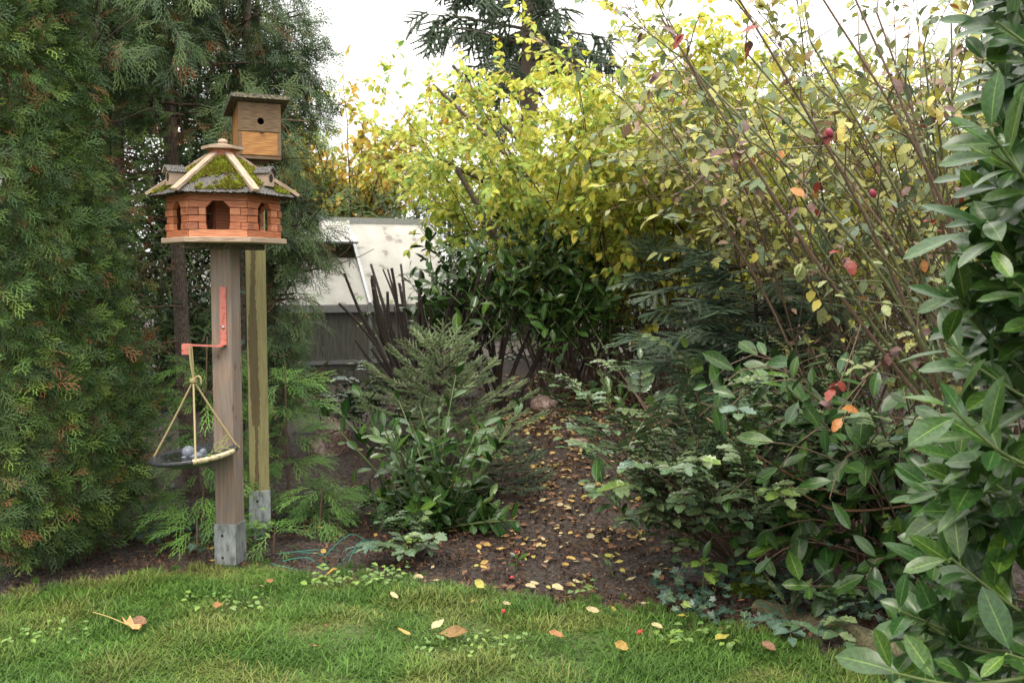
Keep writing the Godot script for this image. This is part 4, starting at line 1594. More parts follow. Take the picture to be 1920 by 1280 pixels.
	# a few shoots that lean over the path
	for q in [["cherry laurel sprout with spread leaves leaning over the path edge", 0.62, -4.6, 0.42, 3], ["cherry laurel sprout standing upright at the far path end", 0.86, -6.2, 0.55, 3], ["tiny laurel seedling on the bare path soil", 0.02, -4.15, 0.09, 1], ["tiny laurel seedling near the leaf strewn path edge", 0.42, -4.05, 0.09, 1]]:
		var p := thing("laurel_sprout", q[0], "seedling", on_ground(q[1], q[2]))
		var lp := Leaves.new()
		for k in q[4]:
			var s := Shape.new()
			var spine := arc(Vector3.ZERO, Vector3(rf(-0.7, 0.5), 1, rf(0, 0.4)), q[3] * rf(0.8, 1.0), 6, Vector3(-0.2, 0, 0.1), 0.05)
			s.tube(spine, 0.004, 0.0018, 5)
			obj("stem", s.mesh(), mats.green_stem, p)
			laurel_shoot(lp, s, spine, 0.45, 8 if q[3] > 0.2 else 4, 0.11 if q[3] > 0.2 else 0.05, 5, [3, 1, 2, 0.5, 2], 0.2, 0.8)
		hang(p, lp, shapes, tex, tones, 0.28, 0.2, 60)


# ---------------------------------------------------------------- deciduous shrubs
func cane_shrub(o: Node3D, canes: int, spread: Vector3, lean: Vector3, long: Array, twigs: int, per: int, leaf: float, l: Leaves, tones_w: Callable, leafy_from: float, droop: float, bark: Material, r := 0.009, base_y := -0.03) -> void:
	for k in canes:
		var s := Shape.new()
		var a := rf(0, TAU)
		var start := Vector3(rf(-spread.x, spread.x), base_y, rf(-spread.z, spread.z))
		var d := lean + Vector3(cos(a) * spread.y, 1, sin(a) * spread.y)
		var spine := arc(start, d, rf(long[0], long[1]), 16, Vector3(cos(a) * 0.5, -droop * 0.35, sin(a) * 0.5), 0.05)
		s.tube(spine, r * rf(0.7, 1.2), r * 0.25, 5, false)
		for t in twigs:
			var f := rf(leafy_from * 0.55, 1.0) * 15.9
			var p := spine[int(f)].lerp(spine[int(f) + 1], f - int(f))
			var axis := (spine[int(f) + 1] - spine[int(f)]).normalized()
			var dir := (axis * 0.6 + rv(1.0) + Vector3(0, 0.25, 0.15)).normalized()
			var tw := arc(p, dir, rf(0.18, 0.5), 6, Vector3(0, -droop, 0), 0.12)
			s.tube(tw, r * 0.25, r * 0.13, 3, false)
			if f / 16.0 < leafy_from and rng.randf() < 0.85:
				continue
			for j in per:
				var g := rf(0.1, 1.0) * 5.9
				var q := tw[int(g)].lerp(tw[int(g) + 1], g - int(g))
				var out := rv(1.0) + (tw[int(g) + 1] - tw[int(g)]).normalized() * 0.8 + Vector3(0, -0.5, 0.2)
				l.add(Transform3D(aim(out, Vector3(rf(-0.6, 0.6), 1, rf(-0.3, 0.9))).scaled(Vector3.ONE * leaf * rf(0.45, 1.25)), q), rng.randi() % 3, tones_w.call(q + o.position))
		obj("stem", s.mesh(), bark, o)


func build_shrubs() -> void:
	var yellow := leaf_tex(Color(0.56, 0.57, 0.09), Color(0.64, 0.66, 0.2), 8, 0.05, Color(0.35, 0.2, 0.05), 5)
	var shapes := []
	for k in 3:
		shapes.append(blade(1.0, rf(0.5, 0.62), 3, 1, rf(0.1, 0.35), rf(0.05, 0.35), 0.02, 0.0, 0.42, 0.9, 0.1, rf(-0.6, 0.6)))
	# golden, lemon, fresh green, deep green, ochre
	var tones := [Color(1.25, 1.05, 0.8), Color(1.22, 1.14, 1.6), Color(0.74, 0.98, 1.7), Color(0.38, 0.64, 1.3), Color(1.0, 0.74, 0.7)]
	for b in [["tall forsythia with lemon and green leaves beside the glasshouse", 0.5, -7.9, [2.2, 2.9], Vector3(-0.03, 0, 0.02), 48, [2.0, 4.5, 4.2, 1.0, 0.4]], ["tall forsythia with bright golden leaves over the dark laurel", 1.15, -7.6, [2.3, 3.1], Vector3(-0.02, 0, 0.05), 52, [4.5, 4.5, 2.6, 0.6, 0.6]], ["tall golden forsythia thicket behind the yew", 2.1, -7.0, [2.3, 3.3], Vector3(-0.03, 0, 0.05), 54, [5.5, 3.6, 1.8, 0.6, 1.0]]]:
		var o := thing("forsythia", b[0], "shrub", on_ground(b[1], b[2]), 0.0, "yellow forsythias at the back of the garden")
		var l := Leaves.new()
		cane_shrub(o, b[5], Vector3(0.36, 0.32, 0.3), b[4], b[3], 26, 17, 0.066, l, func(_q): return pick(b[6]), 0.45, 0.6, mats.twig)
		hang(o, l, shapes, yellow, tones, 0.5, 0.9, 300)
	# sawn off branches that stick out of the first
	var cut := thing("pruned_branch", "thick bare pruned branches slanting up out of the yellow forsythia", "branch", Vector3(-0.1, 1.2, -7.6))
	for e in [[Vector3(0.25, 0.75, 0.1), Vector3(-0.49, 1.46, 0.1), 0.014], [Vector3(0.2, 1.0, 0.1), Vector3(-0.34, 1.6, 0.1), 0.014], [Vector3(0.05, 0.2, 0.1), Vector3(-0.32, 0.85, 0.15), 0.02], [Vector3(-0.1, 0.75, 0.1), Vector3(-0.46, 0.93, 0.12), 0.013], [Vector3(0.25, 0.0, 0.1), Vector3(0.05, 0.25, 0.1), 0.022]]:
		var s := Shape.new()
		s.tube(through([e[0], (e[0] + e[1]) / 2 + rv(0.02), e[1]], 6), e[2] * 1.25, e[2], 7)
		obj("branch", s.mesh(), mats.bark, cut)

	# shrub with muted leaves behind the rose
	var grey := leaf_tex(Color(0.4, 0.4, 0.2), Color(0.5, 0.5, 0.3), 7, 0.1, Color(0.22, 0.12, 0.06), 6)
	var muted := [Color(0.6, 0.66, 0.5), Color(0.9, 0.9, 0.5), Color(0.38, 0.52, 0.5), Color(0.75, 0.5, 0.65), Color(1.15, 1.0, 0.35)]
	for b in [["tall twiggy shrub with muted olive leaves behind the rose", 1.85, -4.75, [2.0, 3.1], 46], ["tall twiggy shrub with sparse yellowing leaves behind the big laurel", 2.4, -4.5, [2.0, 3.1], 46]]:
		var m := thing("deutzia", b[0], "shrub", on_ground(b[1], b[2]), 0.0, "twiggy shrubs behind the rose")
		var lm := Leaves.new()
		cane_shrub(m, b[4], Vector3(0.28, 0.2, 0.25), Vector3(-0.05, 0, 0.05), b[3], 24, 7, 0.066, lm, func(_q): return pick([3, 3, 2.5, 1.2, 1.6]), 0.58, 0.25, mats.twig)
		hang(m, lm, shapes, grey, muted, 0.5, 0.7, 300)

	# dark bare thicket in the shade at the end of the path
	var th := thing("bare_thicket", "dense dark brown leafless stems at the shaded end of the path", "shrub", on_ground(1.0, -8.55))
	cane_shrub(th, 40, Vector3(0.9, 0.4, 0.3), Vector3.ZERO, [0.8, 1.7], 12, 0, 0.05, Leaves.new(), func(_q): return 0, 1.5, 0.3, mats.dark_stem, 0.016)

	# small tree with orange and yellow leaves beyond the glasshouse
	var t := thing("autumn_tree", "small loose tree with yellow orange leaves beyond the glasshouse", "tree", Vector3(-2.15, 0, -13.4))
	var lt := Leaves.new()
	var tr := Shape.new()
	tr.tube(arc(Vector3.ZERO, Vector3(0.02, 1, 0), 1.7, 6, Vector3.ZERO, 0.03), 0.07, 0.05, 8)
	obj("trunk", tr.mesh(), mats.bark, t)
	cane_shrub(t, 44, Vector3(0.03, 0.5, 0.03), Vector3.ZERO, [1.2, 2.9], 20, 12, 0.115, lt, func(_q): return pick([3, 1.5, 3, 1.0, 3.5]), 0.25, 0.2, mats.twig, 0.014, 1.45)
	hang(t, lt, shapes, yellow, [Color(1.0, 0.8, 0.6), Color(1.05, 0.95, 1.0), Color(0.7, 0.8, 0.8), Color(0.45, 0.58, 0.7), Color(1.05, 0.62, 0.5)], 0.5, 0.75, 300)

	# cut stool of dark stems before the glasshouse
	var st := thing("coppiced_stump", "fan of dark cut back stems sprouting from one stump", "stump", on_ground(-0.6, -6.95))
	var root := Shape.new()
	root.lump(Vector3(0.2, 0.1, 0.16), Transform3D(Basis(), Vector3(0, 0.03, 0)), fine, 0.3, 12)
	obj("stump", root.mesh(), mats.dark_stem, st)
	for k in 62:
		var f := rf(-1, 1)
		var p := Vector3(f * 0.14, 0, rf(-0.1, 0.12))
		var s := Shape.new()
		var long := rf(0.75, 1.12)
		if k > 44:
			long *= rf(0.4, 0.8)
		s.tube(arc(p, Vector3(f * 0.55 + rf(-0.12, 0.12), 1, rf(-0.2, 0.22)), long, 7, Vector3(f * 0.1, 0.15, 0), 0.11), rf(0.012, 0.022), rf(0.005, 0.012), 7)
		if k % 3 == 0:
			s.tube(arc(p + Vector3(f * 0.25, long * 0.5, 0), Vector3(f + rf(-0.4, 0.4), 1.2, rf(-0.4, 0.4)), rf(0.1, 0.35), 5, Vector3.ZERO, 0.12), 0.007, 0.003, 5)
		obj("stem", s.mesh(), mats.dark_stem, st)
	for k in 7:
		var s := Shape.new()
		s.tube(arc(Vector3(rf(-0.3, 0.3), 0.25 + 0.06 * k, 0.16), Vector3(1, rf(-0.2, 0.4), 0), rf(0.1, 0.3), 4, Vector3.ZERO, 0.2), 0.005, 0.003, 5)
		obj("twig", s.mesh(), mats.dark_stem, st)


# ---------------------------------------------------------------- rose
func build_rose() -> void:
	var o := thing("rose_bush", "old rose with long thorny green canes and red tinged leaves", "shrub", on_ground(1.62, -3.15))
	var base := o.position
	var tex := leaf_tex(Color(0.42, 0.4, 0.26), Color(0.6, 0.58, 0.42), 8, 0.08, Color(0.16, 0.08, 0.04), 8)
	var shapes := []
	for k in 3:
		shapes.append(blade(1.0, rf(0.58, 0.68), 6, 1, rf(0.1, 0.4), rf(0.05, 0.4), 0.03, 0.05, 0.45, 0.8, 0.14, rf(-0.6, 0.6)))
	# grey green, yellow, red, purple brown, orange, pale green
	var tones := [Color(0.3, 0.42, 0.4), Color(1.1, 0.95, 0.35), Color(0.55, 0.11, 0.12), Color(0.3, 0.16, 0.2), Color(0.95, 0.4, 0.15), Color(0.62, 0.75, 0.45)]
	var tips := [[0.42, 1.97, -2.85], [0.50, 1.88, -2.95], [0.60, 2.05, -2.8], [0.56, 1.74, -2.75], [0.68, 1.9, -2.95], [0.83, 2.05, -2.8], [0.95, 2.1, -2.9], [1.08, 2.02, -3.0], [0.72, 1.55, -2.7], [1.18, 1.9, -2.9], [1.0, 1.6, -3.1], [1.3, 2.0, -3.0], [0.98, 1.32, -2.7], [0.8, 1.72, -3.0], [1.15, 1.75, -2.75], [0.9, 1.95, -3.05]]
	var l := Leaves.new()
	var canes := []
	var green := textured([[0.3, 0.055, 0.065, 0.028], [0.5, 0.115, 0.125, 0.05], [0.75, 0.15, 0.13, 0.06]], Vector3(5, 3, 5), 0.5, 0.03, 0.0)
	for k in tips.size():
		var tip := Vector3(tips[k][0], tips[k][1], tips[k][2])
		var at := base + Vector3(rf(-0.09, 0.06), 0, rf(-0.06, 0.06))
		var low := Vector3(1.40 + rf(-0.04, 0.06), 0.62, -2.98 + rf(-0.06, 0.06))
		var mid := low.lerp(tip, 0.5) + Vector3(rf(-0.04, 0.14), rf(-0.02, 0.12), rf(-0.08, 0.08))
		var spine := through([at - base, low - base, mid - base, tip - base], 18)
		var s := Shape.new()
		s.tube(spine, 0.0095, 0.0028, 7)
		canes.append(spine)
		for j in 16:
			var e := rng.randi() % 16 + 1
			sliver(s, spine[e], rv(1).normalized(), 0.011, 0.005, Vector3.UP)
		# side shoots with a few pinnate leaves
		for j in 7:
			var e := 5 + j * 2 + rng.randi() % 2
			var tw := arc(spine[mini(e, 18)], (spine[mini(e, 18)] - spine[mini(e, 18) - 1]).normalized() * 0.7 + rv(0.7) + Vector3(-0.1, 0.15, 0.1), rf(0.08, 0.24), 5, Vector3.ZERO, 0.12)
			s.tube(tw, 0.0028, 0.0014, 5, false)
			if rng.randf() < 0.2:
				continue
			var c := pick([2.6, 1.0, 0.8, 1.5, 0.5, 3.0])
			for g in 3 + rng.randi() % 4:
				var q := tw[5 - g % 3]
				l.add(Transform3D(aim((tw[5] - tw[4]).normalized() * 0.6 + rv(0.9) + Vector3(0, -0.25, 0.1), Vector3(rf(-0.5, 0.5), 1, rf(-0.2, 0.8))).scaled(Vector3.ONE * rf(0.03, 0.056)), q), rng.randi() % 3, c if rng.randf() < 0.75 else pick([2, 1, 0.5, 1, 0.5, 2]))
		obj("cane", s.mesh(), green if rng.randf() < 0.6 else mats.twig, o)
	for k in 3:
		var stub := Shape.new()
		stub.tube(arc(Vector3(-0.2, 0.55 + k * 0.22, 0.2) + rv(0.05), Vector3(-1, 0.15, 0.1), 0.26 - 0.07 * k, 5, Vector3.ZERO, 0.04), 0.007, 0.006, 7)
		obj("pruned_stub", stub.mesh(), mats.green_stem, o)
	# clusters of red and orange leaves on the stubs
	for q in [[Vector3(0.9, 0.95, -2.72), 2, 5], [Vector3(0.89, 0.88, -2.7), 4, 3], [Vector3(0.47, 1.9, -2.8), 2, 6], [Vector3(0.42, 1.82, -2.8), 4, 3], [Vector3(0.62, 1.88, -2.7), 2, 4], [Vector3(0.83, 1.63, -2.65), 2, 5], [Vector3(0.78, 1.45, -2.65), 4, 4], [Vector3(1.02, 1.78, -2.65), 2, 2], [Vector3(0.88, 1.3, -2.65), 2, 5], [Vector3(0.6, 1.58, -2.7), 3, 5], [Vector3(1.15, 1.65, -2.6), 4, 4], [Vector3(1.1, 1.7, -2.65), 1, 5]]:
		var near := Vector3.ZERO
		for cane in canes:
			for e in range(4, 18):
				if (cane[e] as Vector3).distance_to(q[0] - base) < near.distance_to(q[0] - base):
					near = cane[e]
		var sh := Shape.new()
		sh.tube(through([near, near.lerp(q[0] - base, 0.5) + Vector3(0.01, 0.02, 0), q[0] - base], 5), 0.0026, 0.0016, 5, false)
		obj("side_shoot", sh.mesh(), mats.twig, o)
		for g in q[2]:
			l.add(Transform3D(aim(rv(1) + Vector3(-0.3, -0.3, 0.2), Vector3(rf(-0.6, 0.6), 1, rf(0, 1))).scaled(Vector3.ONE * rf(0.03, 0.05)), q[0] + rv(0.02) - base), rng.randi() % 3, q[1] if g % 3 else 3)
	hang(o, l, shapes, tex, tones, 0.42, 0.6, 300)
	for q in [Vector3(0.98, 1.47, -2.72), Vector3(0.83, 1.62, -2.63)]:
		var bud := Shape.new()
		bud.lump(Vector3(0.009, 0.013, 0.009), Transform3D(Basis(Vector3.BACK, 0.5), q - base), fine, 0.1, 8)
		obj("bud", bud.mesh(), plain(0.22, 0.02, 0.05, 0.5), o)


# ---------------------------------------------------------------- mahonias
func build_mahonias() -> void:
	var tex := leaf_tex(Color(0.1, 0.145, 0.065), Color(0.19, 0.23, 0.1), 7, 0.05, Color(0.12, 0.05, 0.03), 11)
	var shapes := []
	for k in 4:
		shapes.append(blade(1.0, rf(0.46, 0.56), 8, 1, rf(0.15, 0.5), rf(0.0, 0.2), 0.05, 0.2, 0.42, 0.62, 0.02, rf(-0.4, 0.4)))
	var tones := [Color(0.9, 0.98, 1.1), Color(1.4, 1.4, 1.35), Color(0.65, 0.8, 0.85), Color(1.6, 1.75, 0.9), Color(0.8, 0.95, 1.5)]
	for b in [["sprawling mahonia with pale glossy leaflets spilling over the path", 0.98, -4.1, 64, 0.95, 1.0, [2.5, 3, 1.5, 1.5, 1.5]], ["low mahonia with spiny leaflets at the foot of the laurel bush", -0.44, -4.36, 9, 0.16, 0.6, [2, 1, 3, 0.8, 1]], ["blue green mahonia in front of the glasshouse wall", -1.04, -6.5, 11, 0.55, 0.6, [2, 1, 2, 0.3, 4]], ["spiny mahonia seedling at the lawn edge under the big laurel", 1.02, -3.45, 6, 0.16, 0.35, [1, 2, 2, 1, 1]]]:
		var o := thing("mahonia", b[0], "shrub", on_ground(b[1], b[2]))
		var l := Leaves.new()
		for k in b[3]:
			var s := Shape.new()
			var a: float = TAU * k / b[3] + rf(-0.3, 0.3)
			var d := Vector3(cos(a) * 0.7, rf(0.5, 1.1), sin(a) * 0.6 + 0.15)
			if b[4] < 0.3:
				d.y = rf(0.2, 0.6)
			var spine := arc(Vector3(rf(-0.05, 0.05), 0, rf(-0.05, 0.05)), d, b[4] * rf(0.4, 1.15), 8, Vector3(-0.25, 0.1, 0.15), 0.06)
			s.tube(spine, 0.005, 0.0028, 6)
			for j in (2 if b[4] < 0.3 else 5):
				var at := spine[8 - j]
				var leaf_dir := (spine[8] - spine[6]).normalized() * 0.5 + Vector3(rf(-1, 0.8), rf(0.1, 0.9), rf(-0.1, 1))
				var rach := arc(at, leaf_dir, rf(0.16, 0.24) * (0.8 if b[4] < 0.3 else 1.0), 6, Vector3(0, -0.5, 0), 0.03)
				s.tube(rach, 0.0018, 0.001, 4, false)
				var c := pick(b[6])
				for g in 6:
					var axis := (rach[mini(g + 1, 6)] - rach[maxi(g - 1, 0)]).normalized()
					var across := axis.cross(Vector3.UP).normalized()
					var size := rf(0.055, 0.075) * (0.85 if b[4] < 0.3 else 1.0)
					if g == 5:
						l.add(Transform3D(aim(axis, Vector3.UP).scaled(Vector3.ONE * size), rach[6]), rng.randi() % 4, c)
						continue
					for q in [-1.0, 1.0]:
						if g == 0:
							continue
						l.add(Transform3D(aim(across * q + axis * 0.55 + Vector3(0, rf(-0.25, 0.1), 0), across.cross(axis) + across * q * rf(-0.1, 0.3) + Vector3(0, 0.1, 0.7)).scaled(Vector3.ONE * size), rach[g]), rng.randi() % 4, c if rng.randf() < 0.8 else pick(b[6]))
			obj("stem", s.mesh(), mats.twig, o)
		hang(o, l, shapes, tex, tones, 0.24, 0.2, 300, "leaflet")

	# bare brown runners through the mahonia
	var r := thing("bramble_runner", "bare brown arching runners lying across the mahonia", "branch", on_ground(1.5, -3.7))
	for e in [[Vector3(1.55, 0.42, -3.6), Vector3(1.15, 0.40, -3.6), Vector3(0.86, 0.62, -3.7), Vector3(0.75, 0.7, -3.8)], [Vector3(1.5, 0.44, -3.6), Vector3(1.25, 0.44, -3.6), Vector3(1.02, 0.52, -3.6), Vector3(0.84, 0.63, -3.65)], [Vector3(1.25, 0.1, -3.7), Vector3(1.2, 0.22, -3.7), Vector3(1.05, 0.36, -3.7)], [Vector3(1.2, 0.1, -3.9), Vector3(1.2, 0.3, -3.85), Vector3(1.17, 0.42, -3.85)]]:
		var s := Shape.new()
		var pts := []
		for p in e:
			pts.append(p - r.position)
		s.tube(through(pts, 12), 0.006, 0.0035, 6)
		obj("runner", s.mesh(), textured([[0.3, 0.13, 0.06, 0.03], [0.7, 0.26, 0.15, 0.08]], Vector3(8, 8, 8), 0.6, 0.03, 0.0), r)


# ---------------------------------------------------------------- ivy, weeds, moss
func build_small_plants() -> void:
	var ivy_tex := leaf_tex(Color(0.05, 0.085, 0.045), Color(0.2, 0.25, 0.15), 5, 0.02, Color(0.12, 0.1, 0.05), 14)
	var ivy := [lobed(1.0, [0.55, 0.75, 0.6, 0.95, 0.62, 1.25, 0.62, 0.95, 0.6, 0.75, 0.55]), lobed(1.0, [0.6, 0.85, 0.55, 0.9, 0.6, 1.1, 0.6, 0.9, 0.55, 0.85, 0.6])]
	var tones := [Color(0.8, 0.95, 1.1), Color(0.55, 0.7, 0.9), Color(1.2, 1.2, 1.2), Color(2.6, 2.3, 0.9)]
	for b in [["ivy carpet creeping on the ground under the mahonia", 1.05, -3.72, 0.5, 0.3, 330, [3, 3, 1.5, 0.5]], ["pale green ivy tendrils climbing in front of the rusty ornament", 1.32, -3.62, 0.22, 0.15, 24, [0.5, 0.2, 1, 5]], ["dark ivy climbing the thuja trunks in the shade", -1.75, -5.3, 0.35, 0.1, 90, [3, 4, 1, 0.1]], ["ivy patch in the shade under the clipped hedge", -1.42, -4.6, 0.3, 0.2, 60, [3, 4, 1, 0.1]]]:
		var o := thing("ivy", b[0], "ivy", on_ground(b[1], b[2]))
		var l := Leaves.new()
		var climbing: bool = (b[0] as String).contains("climbing")
		for k in (5 if not climbing else 3):
			var s := Shape.new()
			var run := arc(Vector3(rf(-0.1, 0.1), 0.02, rf(-0.1, 0.1)), Vector3(rf(-1, 1), 0.05 if not climbing else 1.2, rf(-1, 1) if not climbing else 0.0), b[3] if not climbing else 1.0, 7, Vector3.ZERO, 0.15)
			for j in run.size():
				if not climbing:
					run[j].y = ground_y(run[j].x + o.position.x, run[j].z + o.position.z) - o.position.y + 0.012
			s.tube(run, 0.0025, 0.0015, 4)
			obj("vine", s.mesh(), mats.twig, o)
		for k in b[5]:
			var px := rf(-b[3], b[3])
			var pz := rf(-b[4], b[4])
			var y := ground_y(px + o.position.x, pz + o.position.z) - o.position.y + rf(0.01, 0.1)
			if climbing:
				y = rf(0.05, 1.2) if b[5] > 50 else rf(0.05, 0.4)
			l.add(Transform3D(aim(Vector3(rf(-1, 1), rf(-0.4, 0.2), rf(-0.3, 1)), Vector3(rf(-0.4, 0.4), 1, rf(0.1, 1.0))).scaled(Vector3.ONE * rf(0.016, 0.03)), Vector3(px, y, pz)), rng.randi() % 2, pick(b[6]))
		hang(o, l, ivy, ivy_tex, tones, 0.4, 0.25, 260)

	# leafy weeds at the lawn edge and a seedling before the zinc shoe
	var soft := leaf_tex(Color(0.13, 0.22, 0.055), Color(0.25, 0.34, 0.12), 5, 0.0, Color.BLACK, 17)
	var rounds := [blade(1.0, 0.7, 5, 1, 0.3, 0.2, 0.05, 0.1, 0.5, 0.6, 0.2), blade(1.0, 0.55, 5, 1, 0.2, 0.3, 0.04, 0.05, 0.5, 0.7, 0.25)]
	for b in [["patch of pale green weeds at the lawn edge near the wire", -0.62, -3.92, 0.2, 0.1, 90, 0.04, 0.03], ["small green seedling in front of the rear zinc shoe", -1.17, -4.5, 0.07, 0.05, 14, 0.17, 0.035], ["bright green seedling with toothed leaves beside the slate", 0.72, -3.75, 0.07, 0.06, 9, 0.16, 0.07], ["flat clover patch in the lawn in front of the grey post", -1.05, -3.6, 0.16, 0.12, 46, 0.035, 0.024], ["clover patch in the lawn beside the broad brown leaf", -0.12, -3.2, 0.18, 0.1, 44, 0.035, 0.022], ["daisy rosettes in the lawn in front of the slate", 0.62, -3.25, 0.14, 0.1, 36, 0.035, 0.03], ["clover patch in the lawn beside the maple leaf", -1.55, -3.3, 0.14, 0.1, 34, 0.035, 0.022], ["small weed tuft on the path edge", 0.25, -3.8, 0.08, 0.06, 14, 0.05, 0.03], ["pale green vine leaves hanging before the glasshouse wall", -1.0, -7.4, 0.12, 0.1, 26, 0.9, 0.05]]:
		var o := thing("weed", b[0], "weed", on_ground(b[1], b[2]))
		var l := Leaves.new()
		for k in b[5]:
			var base := Vector3(rf(-b[3], b[3]), 0, rf(-b[4], b[4]))
			base.y = ground_y(base.x + b[1], base.z + b[2]) - o.position.y + (0.022 if (b[0] as String).contains("the lawn") else 0.0)
			var high: float = b[6] * rf(0.5, 1.0)
			l.add(Transform3D(aim(Vector3(rf(-1, 1), rf(-0.3, 0.3), rf(-1, 1)), Vector3(rf(-0.3, 0.3), 1, rf(0, 0.5))).scaled(Vector3.ONE * b[7] * rf(0.7, 1.1)), base + Vector3(0, high, 0)), rng.randi() % 2, pick([3, 2, 1]))
			if k % 3 == 0:
				var s := Shape.new()
				s.tube(arc(base * Vector3(0.4, 1, 0.4) - Vector3(0, 0.01, 0), base * 0.6 + Vector3(0, high, 0), high + 0.02, 4, Vector3.ZERO, 0.05), 0.0018, 0.001, 4, false)
				obj("stem", s.mesh(), mats.green_stem, o)
		hang(o, l, rounds, soft, [Color(1, 1, 1), Color(1.3, 1.25, 0.9), Color(0.7, 0.85, 0.8)], 0.45, 0.5, 120)

	# moss cushion
	var mo := thing("moss_cushion", "round bright green moss cushion on the log edging", "moss", on_ground(0.94, -3.82))
	var core := Shape.new()
	core.lump(Vector3(0.075, 0.07, 0.06), Transform3D(), fine, 0.25, 16)
	obj("cushion", core.mesh(), plain(0.05, 0.075, 0.012, 0.95), mo)
	var ts := []
	var cs := []
	for k in 700:
		var d := Vector3(rf(-1, 1), rf(-0.2, 1), rf(-1, 1)).normalized()
		ts.append(Transform3D(aim(Vector3(rf(-1, 1), 0.3, rf(-1, 1)), d).scaled(Vector3.ONE * rf(0.8, 1.6)), d * Vector3(0.075, 0.07, 0.06)))
		cs.append(Color(0.12, 0.17, 0.02) * rf(0.6, 1.3))
	many("tufts", moss_tufts(), vc_mat(0.95, 0.3), mo, ts, cs)


